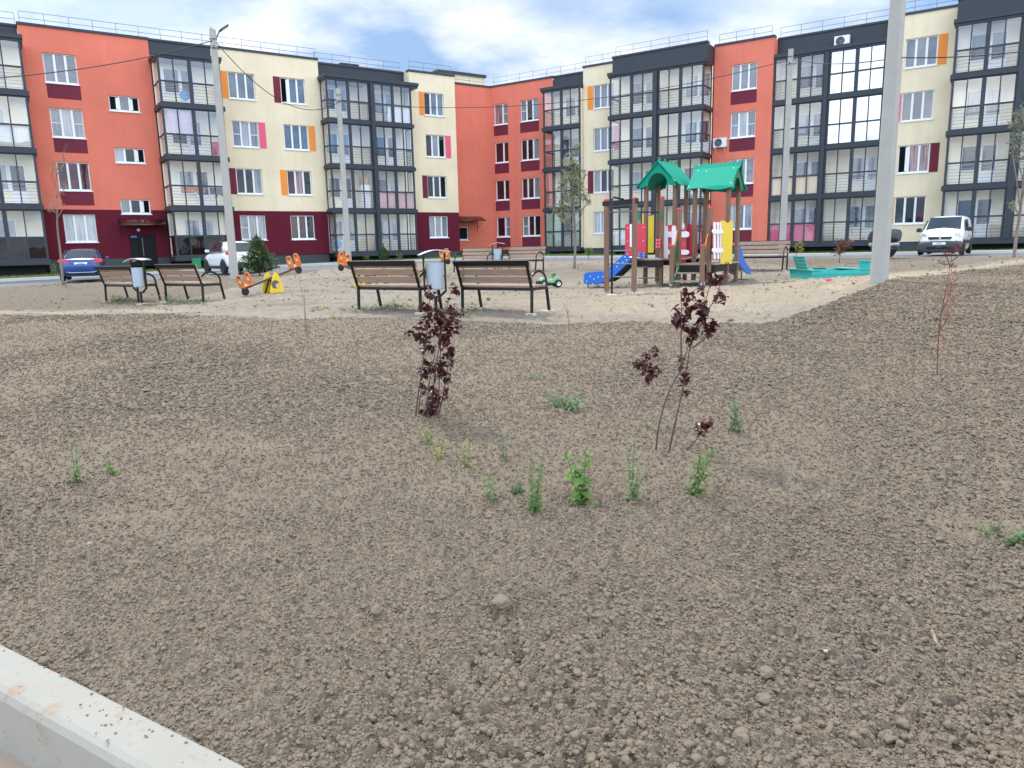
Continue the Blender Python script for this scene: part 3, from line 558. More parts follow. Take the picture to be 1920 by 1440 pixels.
# ------------------------------------------------------------------ things fixed to or standing in the balconies
def ac(w, s, d, z, label):
    t = thing('air_conditioner', label, 'air conditioner', W(w, s, d, z), WA[w], 'air conditioner units on the building')
    b = MB(); b.box(0, .82, -.34, -.04, 0, .56); b.build('casing', 'white_paint', t, bevel=.02)
    g = MB(); g.lathe([(.0, 0), (.06, .012), (.07, 0), (.21, 0), (.235, .012), (.245, 0)], 24, (.33, -.342, .28), (0, -1, 0)); g.build('fan_grille', 'rail_metal', t)
    k = MB(); k.bar((.12, -.36, -.03), (.12, 0, -.03), .03, .03); k.bar((.7, -.36, -.03), (.7, 0, -.03), .03, .03); k.bar((.12, -.34, -.02), (.12, -.01, -.3), .025); k.bar((.7, -.34, -.02), (.7, -.01, -.3), .025); k.build('bracket', 'white_paint', t)
cb = MB(); wbox(cb, 'L', -1.9, 33, 51.6, 60, -1, 11.4); wbox(cb, 'R', -33, 6.2, 51.7, 60, -1, 11.4); part('building_core', cb, 'void')
ac('R', -9.05, 48.93, 11.0, 'white air conditioner unit high on the dark parapet above the mirrored balcony'); ac('R', -15.75, 48.1, 5.9, 'white air conditioner unit on the red wall beside a burgundy panel')
def fabric(name, w, s0, s1, d, z0, z1, mat, label, cat='curtain', amp=.02, waves=9, ragged=0):
    mb = MB(); n = 60; vs = []
    for j in range(5):
        for i in range(n + 1):
            t = i / n; z = z1 + (z0 - z1) * j / 4
            if ragged and j == 4: z += ragged * (vn(t * 7 + s0) - .3)
            vs.append(W(w, s0 + (s1 - s0) * t, d + amp * math.sin(t * waves * 2 * PI + j * .5) * (.6 + .4 * math.sin(t * 17)), z))
    mb.add(vs, [(j * (n + 1) + i, j * (n + 1) + i + 1, (j + 1) * (n + 1) + i + 1, (j + 1) * (n + 1) + i) for j in range(4) for i in range(n)])
    o = mb.build(name, mat, None, smooth=True, off=W(w, s0, d, z0)); o.location = W(w, s0, d, z0); return tag(o, label, cat)
def vn(x): return float(vnoise(np.array([x]), np.array([.5]), 3)[0])
for n, c in (('fabric_pink', (.62, .10, .20)), ('fabric_beige', (.70, .52, .33)), ('fabric_white', (.75, .76, .78)), ('fabric_lilac', (.52, .42, .52)), ('fabric_orange', (.75, .15, .05)), ('fabric_dark', (.04, .042, .06)),
             ('fabric_floral', (.55, .32, .32)), ('fabric_green', (.30, .40, .30)), ('card_brown', (.45, .28, .15)), ('blue_plastic', (.06, .30, .62)), ('green_metal', (.03, .22, .10))): plain(n, c, .9, var=.3, vs=14)
fabric('fabric_screen', 'R', -12.15, -9.5, 48.36, .0, 1.0, 'fabric_pink', 'pink cloth screen along the ground floor balcony railing')
fabric('fabric_screen', 'R', -12.15, -9.5, 48.36, 2.82, 3.8, 'fabric_beige', 'creased beige cloth screen on the balcony above the pink one', amp=.03)
fabric('fabric_screen', 'L', 20.8, 23.3, 47.42, 2.82, 3.82, 'fabric_floral', 'patterned pinkish cloth screen on a first floor balcony of the left wing')
fabric('fabric_screen', 'L', 21.7, 23.3, 47.42, 8.4, 9.4, 'fabric_white', 'white lacy cloth screen on a top floor balcony of the left wing', amp=.01)
fabric('fabric_screen', 'L', -1.8, 1.3, 46.52, 5.75, 6.58, 'fabric_white', 'white sheet hung low inside the balcony left of the red stair wall', amp=.012, waves=3, ragged=.25)
fabric('curtain', 'L', 7.95, 9.2, 46.55, 6.7, 7.95, 'fabric_lilac', 'pale lilac curtain inside a second floor balcony beside the left pole', amp=.03, waves=11)
fabric('towel', 'L', 10.2, 10.75, 46.62, 5.62, 6.35, 'fabric_pink', 'pink towel hanging low in the balcony beside the lilac curtain', 'towel', amp=.015, waves=2)
fabric('curtain', 'R', -27.9, -26.7, 47.62, .05, 2.3, 'fabric_green', 'pale green patterned curtain in the ground floor balcony by the corner', amp=.03)
fabric('curtain', 'R', -25.9, -25.15, 47.62, .05, 2.3, 'fabric_green', 'narrow green patterned curtain at the right end of the corner balcony', amp=.03)
fabric('laundry', 'L', 8.35, 9.6, 46.6, 3.45, 3.8, 'fabric_orange', 'orange and dark laundry hung over a balcony rail left of the lamp pole', 'laundry', ragged=.2)
fabric('laundry', 'L', 9.85, 10.7, 46.6, 3.3, 3.8, 'fabric_dark', 'black clothes hung on the rail right of the orange laundry', 'laundry', ragged=.4)
fabric('curtain', 'R', -21.9, -20.0, 46.42, -.02, 1.0, 'fabric_white', 'white net curtain low in the ground floor balcony behind the climbing frame', amp=.03)
def wbx(name, w, s0, s1, d0, d1, z0, z1, mat, label, cat):
    mb = MB(); wbox(mb, w, s0, s1, d0, d1, z0, z1); l = W(w, (s0 + s1) / 2, (d0 + d1) / 2, z0); o = mb.build(name, mat, None, off=l, bevel=.015); o.location = l; return tag(o, label, cat)
wbx('fridge', 'L', 19.65, 20.25, 47.6, 48.2, 2.73, 4.3, 'white_paint', 'white fridge standing in a first floor balcony of the left wing', 'fridge')
wbx('cardboard_box', 'L', 19.7, 20.15, 47.65, 48.1, 4.305, 4.8, 'card_brown', 'brown cardboard box on top of the white fridge', 'box')
wbx('storage_tub', 'R', 2.55, 3.1, 46.95, 47.5, .0, .75, 'green_metal', 'dark green tub among clutter in the right end balcony', 'tub')
wbx('plastic_box', 'R', -16.95, -16.5, 46.55, 46.8, 2.72, 3.0, 'blue_plastic', 'bright blue plastic box in the balcony above the playground roofs', 'box')
for s, z, lb in ((9.0, 8.5, 'blue round tub in a top floor balcony beside the left pole'), (17.75, .15, 'bright blue bottle shape behind the glass of a ground floor balcony')):
    mb = MB(); mb.lathe([(.0, -.03), (.26, -.03), (.28, 0), (.26, .03), (.0, .03)], 20, (0, 0, .3), (math.sin(WA['L']), -math.cos(WA['L']), 0)); o = mb.build('plastic_tub', 'blue_plastic', None, smooth=False); o.location = W('L', s, 46.62 if s < 12 else 47.55, z); tag(o, lb, 'tub')
# ------------------------------------------------------------------ yard furniture
def woodmat(name, a, b, sc=1.0):
    t = NT(name); mp = t.new('ShaderNodeMapping'); mp.inputs['Scale'].default_value = (1.5 * sc, 22 * sc, 22 * sc); t.lk(t.o, mp.inputs[0])
    g = t.noise(2.2, 6, .65, mp.outputs[0]); k = t.noise(3, 3); c = t.mix(t.ramp(g, [(.3, (0, 0, 0)), (.7, (1, 1, 1))]), a, b); c = t.mix(t.ramp(k, [(.5, (0, 0, 0)), (.85, (.6, .6, .6))]), c, [x * .6 for x in a])
    MAT[name] = t.done(t.bsdf(c, .65, 0, .3, t.bump(g, .25, .003)))
woodmat('bench_wood', (.24, .158, .11), (.36, .255, .188))
def postwood():
    t = NT('post_wood'); mp = t.new('ShaderNodeMapping'); mp.inputs['Scale'].default_value = (18, 18, 1.2); t.lk(t.o, mp.inputs[0]); g = t.noise(2, 6, .65, mp.outputs[0])
    c = t.mix(t.ramp(g, [(.3, (0, 0, 0)), (.72, (1, 1, 1))]), (.15, .082, .05), (.25, .15, .098)); MAT['post_wood'] = t.done(t.bsdf(c, .6, 0, .3, t.bump(g, .25, .004)))
postwood()
plain('black_metal', (.014, .013, .013), .38, .3, .2, 9); plain('bin_grey', (.36, .42, .47), .45, var=.08, vs=3); plain('galvanised', (.55, .57, .60), .35, .8)
plain('pad_concrete', (.48, .42, .34), .95, bs=40); plain('toy_orange', (.68, .22, .055), .45); plain('toy_yellow', (.76, .55, .035), .45, var=.06, vs=2); plain('toy_red', (.60, .045, .075), .4, var=.06, vs=2)
plain('toy_white', (.82, .78, .80), .4, var=.04); plain('toy_blue', (.015, .13, .50), .38, var=.08, vs=2); plain('toy_green', (.02, .16, .06), .4); plain('roof_green', (.005, .265, .17), .65, spec=.15, var=.06, vs=2); plain('turquoise', (.03, .36, .33), .55, var=.08, vs=4)
plain('tyre', (.02, .02, .021), .85, bs=60); plain('seesaw_beam', (.09, .06, .05), .5); plain('face_grey', (.11, .10, .10), .5); plain('face_tan', (.70, .40, .19), .5); plain('face_cream', (.75, .62, .42), .5); plain('deck_board', (.30, .25, .20), .85, bs=20); plain('dark_board', (.022, .016, .013), .8); plain('bolt_white', (.78, .8, .82), .35)
plain('toy_pink', (.72, .10, .22), .5); plain('slide_steel', (.6, .62, .65), .25, .9)
AR = WA['R']; L15 = .75
def make_bench():
    t = thing('park_bench', 'x', 'bench', group='wooden park benches in the yard')
    def back(y0, z): return (y0 + (z - .45) * .36, z)
    seat = MB()
    for i in range(4): y = -.46 + i * .118; seat.box(-L15 + .02, L15 - .02, y, y + .104, .425, .462)
    seat.build('seat', 'bench_wood', t, bevel=.006)
    bk = MB()
    for z in (.515, .645, .775):
        y, zz = back(.02, z); y2, z2 = back(.02, z + .105); bk.hexa([(-L15 - .02, y - .04, zz), (L15 + .02, y - .04, zz), (L15 + .02, y, zz - .012), (-L15 - .02, y, zz - .012), (-L15 - .02, y2 - .04, z2), (L15 + .02, y2 - .04, z2), (L15 + .02, y2, z2 - .012), (-L15 - .02, y2, z2 - .012)])
    bk.build('backrest', 'bench_wood', t, bevel=.006)
    fr = MB(); y, z = back(.045, .85); fr.bar((-L15 - .03, y, z), (L15 + .03, y, z), .035, .095, up=(0, .34, .94)); fr.box(-L15, L15, -.47, -.44, .375, .42); fr.box(-L15, L15, -.02, .01, .375, .424)
    for s in (-1, 1): x = s * (L15 - .02); fr.box(x - .022, x + .022, -.439, -.021, .38, .424); yb, zb = back(.03, .885); fr.bar((x, .03, .43), (x, yb, zb), .045, .03, up=(0, 1, 0))
    fr.build('frame', 'black_metal', t, bevel=.004)
    for s in (-1, 1):
        x = s * (L15 - .02)
        a = MB(); pts = [(x, .06, .53)] + [(x, -.21 + .26 * math.cos(q), .49 + .21 * math.sin(q)) for q in np.linspace(.15 * PI, PI, 12)] + [(x, -.475, .40)]
        for p, q in zip(pts, pts[1:]): a.bar(p, q, .045, .014, up=(1, 0, 0))
        a.build('armrest', 'black_metal', t)
        l = MB(); l.bar((x, -.472, .41), (x, -.56, -.02), .04, .04); l.build('leg', 'black_metal', t)
        l = MB(); l.bar((x, .015, .44), (x, .03, -.02), .04, .04); l.build('leg', 'black_metal', t)
    for s, y in ((-1, -.56), (1, -.56), (1, .03), (-1, .03)):
        p = MB(); n = 14; r0 = random.uniform(.08, .13); p.lathe([(r0 * .2, .012), (r0, -.004), (r0, -.06)], n, (s * (L15 - .02) + random.uniform(-.03, .03), y, .0)); p.v = [(v[0] + .02 * math.sin(9 * v[1]), v[1] + .02 * math.sin(11 * v[0]), v[2]) for v in p.v]; p.build('footing', 'pad_concrete', t)
    return t
bench0 = make_bench()
BEN = [((713, 584, 13.0), 1, 'wooden bench with black frame seen from behind, left of the near grey bin'), ((917, 591, 12.75), 1, 'wooden bench seen from behind between the near grey bin and the climbing frame'),
       ((213, 569, 18.5), 1, 'small bench seen from behind in front of the blue car'), ((330, 569, 17.4), 1, 'bench seen from behind right of the left bin with weeds under it'),
       ((890, 513, 27.6), 0, 'far bench facing the yard, left of the far bin'), ((979, 513, 26.9), 0, 'far bench facing the yard, right of the far bin'), ((1425, 507, 23.0), 0, 'wooden bench facing the yard, right of the climbing frame under a pole')]
def facing(flip, off=0): return AR + (PI if flip else 0) + off
for i, (p, fl, lb) in enumerate(BEN):
    q = at(*p); q.z = zg(q.x, q.y); o = bench0 if i == 0 else copy_thing(bench0, q, 0); o.location = q + Vector((math.sin(AR), -math.cos(AR), 0)) * (-.25 if fl else -.25); o.location.z = q.z + .01
    o.rotation_euler = (0, 0, facing(fl)); o['label'] = lb
def make_bin():
    t = thing('litter_bin', 'x', 'bin', group='grey litter bins beside the benches')
    b = MB(); b.lathe([(.0, .40), (.135, .40), (.145, .42), (.15, .84), (.153, .845), (.153, .86), (.14, .86), (.138, .55), (0, .55)], 28); b.build('bucket', 'bin_grey', t, smooth=False, bevel=.002)
    f = MB()
    for s in (-1, 1): f.bar((s * .185, 0, .36), (s * .185, 0, 1.02), .03, .045); f.bar((s * .185, 0, .37), (s * .07, 0, .27), .03, .04); f.bar((s * .15, 0, .62), (s * .186, 0, .62), .02, .02)
    f.bar((-.09, 0, .27), (.09, 0, .27), .04, .035); f.build('frame', 'black_metal', t)
    l = MB(); n = 16; vs = []
    for y in (-.17, .17): vs += [(-.27 + .54 * i / n, y, 1.0 + .055 * math.sin(i / n * PI * 1.05) + .05 * (i / n)) for i in range(n + 1)]
    l.add(vs, [(i, i + 1, n + 2 + i, n + 1 + i) for i in range(n)]); lo = l.build('lid', 'galvanised', t, smooth=True); md = lo.modifiers.new('s', 'SOLIDIFY'); md.thickness = .014
    p = MB(); p.tube([(0, 0, -.05), (0, 0, .27)], .028, 10); p.build('post', 'black_metal', t); p = MB(); p.lathe([(.02, .012), (.13, 0), (.13, -.05)], 14); p.build('footing', 'pad_concrete', t)
    return t
bin0 = make_bin()
for i, (p, lb) in enumerate((((818, 590, 12.95), 'grey litter bin with curved metal lid between the two near benches'), ((266, 569, 17.9), 'grey litter bin between the two left benches'), ((934, 514, 27.3), 'far grey litter bin between the two far benches'))):
    q = at(*p); q.z = zg(q.x, q.y); o = bin0 if i == 0 else copy_thing(bin0, q, 0); o.location = q; o.rotation_euler = (0, 0, (.25, -.3, -.1)[i]); o['label'] = lb
def make_seesaw():
    t = thing('seesaw', 'x', 'seesaw', group='orange and yellow seesaws'); Lh, tl = 1.15, math.radians(15.5)
    def B(s, y, h): return (s * math.cos(tl) - h * math.sin(tl), y, .48 + s * math.sin(tl) + h * math.cos(tl))
    b = MB(); b.bar(B(-Lh, 0, 0), B(Lh, 0, 0), .09, .07); b.build('beam', 'seesaw_beam', t, bevel=.008)
    out = [(-.14, -.17), (.14, -.17), (.145, .10), (.11, .2), (.05, .235), (-.05, .235), (-.11, .2), (-.145, .10)]; slot = rrect(.13, .05, .024)
    ex = Vector((0, 1, 0))
    for s in (-1, 1):
        st = MB(); st.hexa([B(s * .83, -.14, .05), B(s * 1.09, -.14, .05), B(s * 1.09, .14, .05), B(s * .83, .14, .05), B(s * .83, -.14, .075), B(s * 1.09, -.14, .075), B(s * 1.09, .14, .075), B(s * .83, .14, .075)]); so = st.build('seat', 'toy_orange', t, bevel=.008)
        for d in (.83, 1.13):
            ey = Vector(B(0, 0, 1)) - Vector(B(0, 0, 0)); p = MB(); p.prism(out, .022, B(s * d, 0, .20), ex, ey); po = p.build('seat_panel', 'toy_orange', t, bevel=.006)
            h = MB(); sl = [(x, y + .16) for x, y in slot]
            for sg in (-1, 1): h.add([Vector(B(s * d + sg * .0125, x, .20 + y)) for x, y in sl], [tuple(range(len(sl)))])
            h.build('handle_slot', 'seesaw_beam', po)
            k = MB(); k.prism(rrect(.11, .09, .04), .003, Vector(B(s * d - .0135, 0, .22)), ex, ey); k.build('emblem', 'face_cream', po)
        w = MB(); c = Vector(B(s * 1.07, 0, -.10)); w.lathe([(.045, -.04), (.09, -.045), (.115, -.03), (.12, 0), (.115, .03), (.09, .045), (.045, .04)], 20, c, (0, 1, 0)); w.build('tyre', 'tyre', t, smooth=True)
    for y in (-.20, .20):
        p = MB(); p.prism([(-.26, -.46), (.26, -.46), (.24, -.30), (.12, .06), (.03, .17), (-.04, .17), (-.12, .06), (-.24, -.30)], .024, (0, y, .46), (1, 0, 0), (0, 0, 1)); po = p.build('base_panel', 'toy_yellow', t, bevel=.006)
        f = MB(); sg = -1 if y < 0 else 1
        f.prism([(.15 * math.cos(a), .13 * math.sin(a)) for a in np.linspace(0, 2 * PI, 17)[:-1]], .004, (-.05, y + sg * .0145, .27), (1, 0, 0), (0, 0, 1)); f.build('grey_disc', 'face_grey', po)
        f = MB(); f.prism([(.09 * math.cos(a), .08 * math.sin(a)) for a in np.linspace(0, 2 * PI, 17)[:-1]], .004, (.04, y + sg * .019, .22), (1, 0, 0), (0, 0, 1)); f.build('tan_disc', 'face_tan', po)
    f = MB()
    for y in (-.13, .13): f.bar((-.2, y, -.02), (0, y, .47), .05, .03); f.bar((.2, y, -.02), (0, y, .47), .05, .03)
    f.tube([(0, -.2, .45), (0, .2, .45)], .025, 8); f.build('stand', 'black_metal', t)
    return t
saw0 = make_seesaw()
for i, (p, rz, lb) in enumerate((((512, 549, 19.2), math.radians(55), 'orange and yellow seesaw beside the small spruce'), ((683, 535, 20.5), math.radians(146), 'orange seesaw behind the left near bench, its high end left of the thin pole'), ((806, 522, 24.5), math.radians(50), 'far orange seesaw rising behind the near litter bin'))):
    q = at(*p); q.z = zg(q.x, q.y); o = saw0 if i == 0 else copy_thing(saw0, q, 0); o.location = q; o.rotation_euler = (0, 0, rz); o.scale = (.82, .82, .82); o['label'] = lb
# ------------------------------------------------------------------ climbing frame
PO = Vector((2.19, 16.85, -1.06)); PU = Vector((math.cos(AR), math.sin(AR), 0)); PV = Vector((-math.sin(AR), math.cos(AR), 0))
PLAY = thing('climbing_frame', 'wooden climbing frame with two green roofs, blue slide and red and yellow panels', 'climbing frame', PO, AR)
def pray(X, Y):
    return MM.T @ np.array([(1060 + X / 4.364 - 960) / F, (280 + Y / 4.364 - 720) / F, 1.])
def pl(X, Y, v):   # the point of the sight line in the upright plane v
    q = Vector(pray(X, Y)); k = (PO.dot(PV) + v) / q.dot(PV); q = q * k - PO; return (q.dot(PU), q.z)
def pu(X, Y, u):
    q = Vector(pray(X, Y)); k = (PO.dot(PU) + u) / q.dot(PU); q = q * k - PO; return (q.dot(PV), q.z)
def gz(u, v): w = PO + PU * u + PV * v; return zg(w.x, w.y) - PO.z
def post(u, v, zt, cap=True, foot=True, name='post', bolts=False):
    g = gz(u, v); p = MB(); c = .05; k = .018; o8 = [(c, c - k), (c - k, c), (k - c, c), (-c, c - k), (-c, k - c), (k - c, -c), (c - k, -c), (c, k - c)]
    z0 = g + (.055 if foot else -.05); p.add([(u + x, v + y, z) for z in (z0, zt) for x, y in o8], [(i, (i + 1) % 8, 8 + (i + 1) % 8, 8 + i) for i in range(8)] + [tuple(range(7, -1, -1)), tuple(range(8, 16))]); o = p.build(name, 'post_wood', PLAY)
    if cap: q = MB(); q.lathe([(.058, zt - .012), (.062, zt + .01), (.05, zt + .035), (0, zt + .04)], 16, (u, v, 0)); q.build('post_cap', 'toy_red', o)
    if foot:
        q = MB(); q.tube([(u, v, g - .05), (u, v, z0)], .025, 8); q.box(u - .053, u + .053, v - .053, v + .053, z0 - .003, z0 + (.055 if bolts else .012))
        for dz in (.015, .042) if bolts else (): q.lathe([(0, 0), (.014, 0), (.01, .012), (0, .013)], 8, (u + random.uniform(-.02, .02), v - .056, z0 + dz), (0, -1, 0), 1); q.lathe([(0, 0), (.014, 0), (.01, .012), (0, .013)], 8, (u + .056, v, z0 + dz), (1, 0, 0), 1)
        q.build('post_foot', ['rail_metal', 'bolt_white'], o)
    return o
def pad(u, v, r=.2):
    g = gz(u, v); p = MB(); n = 18; p.lathe([(r * .3, .018), (r * .9, .008), (r, -.05)], n, (u, v, g)); p.v = [(x + .05 * math.sin(7 * y + x), y + .04 * math.sin(9 * x), z) for x, y, z in p.v]; p.build('footing', 'pad_concrete', PLAY)
def panel(pts, v, mat, th=.02, name='panel', bolts=True):
    q = [pl(X, Y, v) for X, Y in pts]; return _panel([(a, b) for a, b in q], (0, v, 0), (1, 0, 0), mat, th, name, bolts)
def spanel(pts, u, mat, th=.02, name='panel', bolts=True):
    q = [pu(X, Y, u) for X, Y in pts]; return _panel(q, (u, 0, 0), (0, 1, 0), mat, th, name, bolts)
def _panel(q, o, ex, mat, th, name, bolts):
    p = MB(); p.prism(q, th, o, ex, (0, 0, 1))
    if bolts:
        fx = Vector((0, -1, 0)) if ex[0] else Vector((1, 0, 0)); a0, a1, b0, b1 = min(a for a, b in q), max(a for a, b in q), min(b for a, b in q), max(b for a, b in q)
        for ta, tb in ((.13, .12), (.87, .12), (.13, .88), (.87, .88), (.13, .5), (.87, .5)):
            c = Vector(o) + Vector(ex) * (a0 + (a1 - a0) * ta) + Vector((0, 0, b0 + (b1 - b0) * tb)) + fx * (th / 2); p.lathe([(0, 0), (.013, 0), (.010, .009), (0, .01)], 8, c, fx, 1)
    return p.build(name, [mat, 'bolt_white'], PLAY)
def rr(X0, Y0, X1, Y1, r=14):
    return [(X1 - r, Y0), (X1 - r * .3, Y0 + r * .3), (X1, Y0 + r), (X1, Y1 - r), (X1 - r * .3, Y1 - r * .3), (X1 - r, Y1), (X0 + r, Y1), (X0 + r * .3, Y1 - r * .3), (X0, Y1 - r), (X0, Y0 + r), (X0 + r * .3, Y0 + r * .3), (X0 + r, Y0)][::-1]
T1 = (-.30, .47, 2.92, 3.72); T2 = (.99, 1.82, 2.92, 3.72)
u, z = pl(338, 420, 0); post(u, 0, z); up1 = u; u2, z2 = pl(568, 405, -.1); post(u2, -.1, z2); zb = pl(338, 445, 0)[1]
b = MB(); b.bar((up1 - .08, -.01, zb), (u2 + .08, -.11, zb + .02), .09, .10); b.build('top_beam', 'black_metal', PLAY, bevel=.01)
uf = pl(380, 1150, -.52)[0] - .17; b = MB(); b.tube([(uf + .17, -.52, gz(up1, -.5) - .05), (uf + .17, -.52, zb + .06), (uf + .18, -.44, zb + .10), (uf + .22, -.05, zb + .07)], .021, 10); b.build('fireman_pole', 'black_metal', PLAY, smooth=True); pad(uf + .17, -.52, .17); pad(u2, -.1, .26); pad(up1, 0, .12)
for Y in (512, 830, 937, 1043): r = MB(); zz = pl(450, Y, -.05)[1]; r.tube([(up1, 0, zz), (u2, -.1, zz)], .016, 8); r.build('rung', 'rail_metal', PLAY)
u3, z3 = pl(792, 398, 2.55); post(u3, 2.55, z3, foot=True)
for Y in (965, 1055): r = MB(); ua, za = pl(596, Y, 2.2); r.tube([(ua, 2.2, za), (u3, 2.5, za)], .016, 8); r.build('rung', 'rail_metal', PLAY)
r = MB(); ub, zb2 = pl(612, 512, 2.2); r.tube([(ub, 2.2, zb2), (u3 - .05, 2.47, zb2 - .02)], .018, 8); bo = r.build('turning_bar', 'black_metal', PLAY)
for (X, v) in ((603, 2.2), (783, 2.46)): p = MB(); p.prism([(a, c) for a, c in (pl(X - 14, 498, v), pl(X + 12, 505, v), pl(X + 12, 560, v), pl(X, 585, v), pl(X - 8, 560, v))], .03, (0, v, 0), (1, 0, 0), (0, 0, 1)); p.build('bracket', 'toy_green', bo)
for T, Yt in ((T1, 292), (T2, 338)):
    for uu, vv in ((T[0], T[2]), (T[1], T[2]), (T[0], T[3]), (T[1], T[3])): post(uu, vv, pl(700, Yt - 14, T[2])[1], cap=False)
v5 = 2.0; u5, z5 = pl(935, 492, v5); post(u5, v5, z5); u6, z6 = pl(1187, 482, 1.9); post(u6, 1.9, z6)
us1, zs1 = pl(875, 793, 1.58); post(us1, 1.58, zs1, bolts=True); us2, zs2 = pl(1125, 790, 1.58); post(us2, 1.58, zs2, bolts=True); pad(us1 - .05, 1.5, .14); pad(us2, 1.5, .16)
# decks
zd1 = pl(680, 896, 2.3)[1]; zd2 = pl(1080, 935, 1.95)[1]
d = MB(); d.box(-.42, u3 + .12, 2.3, 3.7, zd1 - .035, zd1); d.box(u3 + .125, T2[0] - .1, 2.62, 3.7, zd1 - .035, zd1); d.build('deck', 'deck_board', PLAY); d = MB(); d.box(-.42, u3 + .1, 2.32, 2.36, zd1 - .2, zd1 - .037); d.box(-.42, T2[0] - .1, 3.6, 3.64, zd1 - .2, zd1 - .037); d.build('deck_beam', 'dark_board', PLAY)
d = MB(); d.box(u5 - .02, T2[1] + .06, 1.92, 3.74, zd2 - .035, zd2); d.build('deck', 'deck_board', PLAY); d = MB(); d.box(u5, T2[1] + .04, 1.94, 1.98, zd2 - .22, zd2 - .037); d.box(T2[1] - .02, T2[1] + .04, 1.99, 3.7, zd2 - .2, zd2 - .037); d.build('deck_beam', 'dark_board', PLAY)
for Y, v in ((1012, 1.75), (1078, 1.6)): r = MB(); a, zz = pl(920, Y, v); b2, _ = pl(1100, Y, v); r.box(us1 + .05, us2 - .05, v - .07, v + .07, zz - .02, zz + .015); r.build('step', 'deck_board', PLAY)
for uu in (us1 + .055, us2 - .055): r = MB(); r.bar((uu, 1.52, .12), (uu, 1.98, zd2 - .05), .02, .14); r.build('stair_side', 'toy_green', PLAY)
for uu, u7, mat in ((us1, u5, 'toy_orange'), (us2, u6, 'toy_orange')):
    r = MB(); r.bar((uu + .03, 1.58, zs1 - .12), (u7 - .03, 1.96, zs1 + .36), .022, .06); r.build('handrail', mat, PLAY, bevel=.005)
    if uu == us2: continue
    r = MB(); r.add([(uu + .05, 1.6, .45), (u7 - .02, 1.95, zd2 + .1), (u7 - .02, 1.95, zs1 + .2), (uu + .05, 1.6, zs1 - .15)], [(0, 1, 2, 3)]); ro = r.build('stair_panel', 'toy_green', PLAY); md = ro.modifiers.new('s', 'SOLIDIFY'); md.thickness = .018
# panels
panel(rr(490, 610, 660, 888), 2.36, 'toy_red', name='red_panel'); panel(rr(529, 612, 547, 800, 7), 2.32, 'toy_white', bolts=False, name='white_strip')
panel([(630, 845), (722, 845), (725, 540), (714, 535), (700, 548), (688, 552), (672, 540), (655, 548), (640, 538), (630, 540)], 3.78, 'toy_yellow', name='yellow_panel', bolts=False)
panel(rr(743, 732, 779, 808, 8), 2.44, 'toy_red', .05, name='red_knob')
panel(rr(838, 618, 988, 930), 2.78, 'toy_red', name='red_panel')
for X0, X1, Y0, Y1 in ((805, 840, 625, 912), (872, 906, 623, 905), (950, 974, 600, 656)): panel(rr(X0, Y0, X1, Y1, 16), 2.70, 'toy_white', name='white_picket', bolts=False)
for Y0, Y1 in ((672, 720), (822, 862)): panel(rr(768, Y0, 1014, Y1, 18), 2.735, 'toy_white', .016, name='white_rail')
panel(rr(968, 615, 1082, 880), 3.79, 'toy_red', name='red_panel', bolts=False); panel(rr(1034, 850, 1086, 880, 10), 3.74, 'toy_pink', .05, name='pink_knob', bolts=False)
panel(rr(1113, 628, 1162, 860), 3.80, 'toy_red', name='red_panel'); panel(rr(1035, 990, 1070, 1045, 5), 3.8, 'toy_red', name='red_panel', bolts=False)
su = T2[1] + .065
spanel([(1268, 935), (1290, 940), (1310, 922), (1330, 925), (1345, 938), (1358, 938), (1370, 585), (1355, 582), (1338, 600), (1318, 600), (1298, 583), (1276, 582)], su, 'toy_yellow', name='yellow_panel')
spanel(rr(1206, 612, 1276, 905, 8), su - .045, 'toy_red', name='red_panel', bolts=False)
for X in (1222, 1248, 1271): spanel(rr(X - 7, 597, X + 7, 900, 5), su, 'toy_white', name='white_picket', bolts=False)
for Y0, Y1 in ((655, 691), (808, 846)): spanel(rr(1202, Y0, 1291, Y1, 14), su + .022, 'toy_white', .018, name='white_rail')
# slides
sp = [(150, 1095), (152, 1030), (162, 1012), (185, 1005), (325, 997), (472, 868), (500, 858), (542, 905), (432, 1008), (385, 1052), (345, 1075), (300, 1090), (282, 1105), (235, 1105), (222, 1092), (212, 1108)][::-1]
so = None
for v in (2.02, 2.46):
    q = [pl(X, Y, 2.02) for X, Y in sp]; p = MB(); p.prism(q, .02, (0, v, 0), (1, 0, 0), (0, 0, 1)); o = p.build('slide', 'toy_blue', PLAY, bevel=.005) if so is None else p.build('side_plate', 'toy_blue', so, bevel=.005)
    so = so or o
m = MB()
for X, Y in ((175, 1080), (205, 1040), (235, 1062), (270, 1045), (305, 1042), (330, 1035), (375, 1000), (420, 960), (470, 925), (500, 905), (430, 930), (487, 880)): a, zz = pl(X, Y, 2.01); m.lathe([(0, 0), (.016, 0), (.012, .010), (0, .011)], 8, (a, 2.01, zz), (0, -1, 0))
m.build('bolt', 'bolt_white', so)
q = [pl(X, Y, 2.02) for X, Y in ((165, 1072), (215, 1062), (330, 1040), (400, 985), (520, 880), (600, 885))]; p = MB(); p.add([(a, v, zz) for v in (2.03, 2.45) for a, zz in q], [(i, i + 1, 7 + i, 6 + i) for i in range(5)]); o = p.build('chute', 'slide_steel', so, smooth=True); o.modifiers.new('s', 'SOLIDIFY').thickness = .012
p = MB(); q = [pl(X, Y, 2.02) for X, Y in ((345, 1075), (385, 1052), (432, 1008), (545, 905))]; p.add([(a, v, zz - .01) for v in (2.03, 2.45) for a, zz in q], [(i, i + 1, 5 + i, 4 + i) for i in range(3)]); p.build('underside', 'void', so).modifiers.new('s', 'SOLIDIFY').thickness = .03
p = MB()
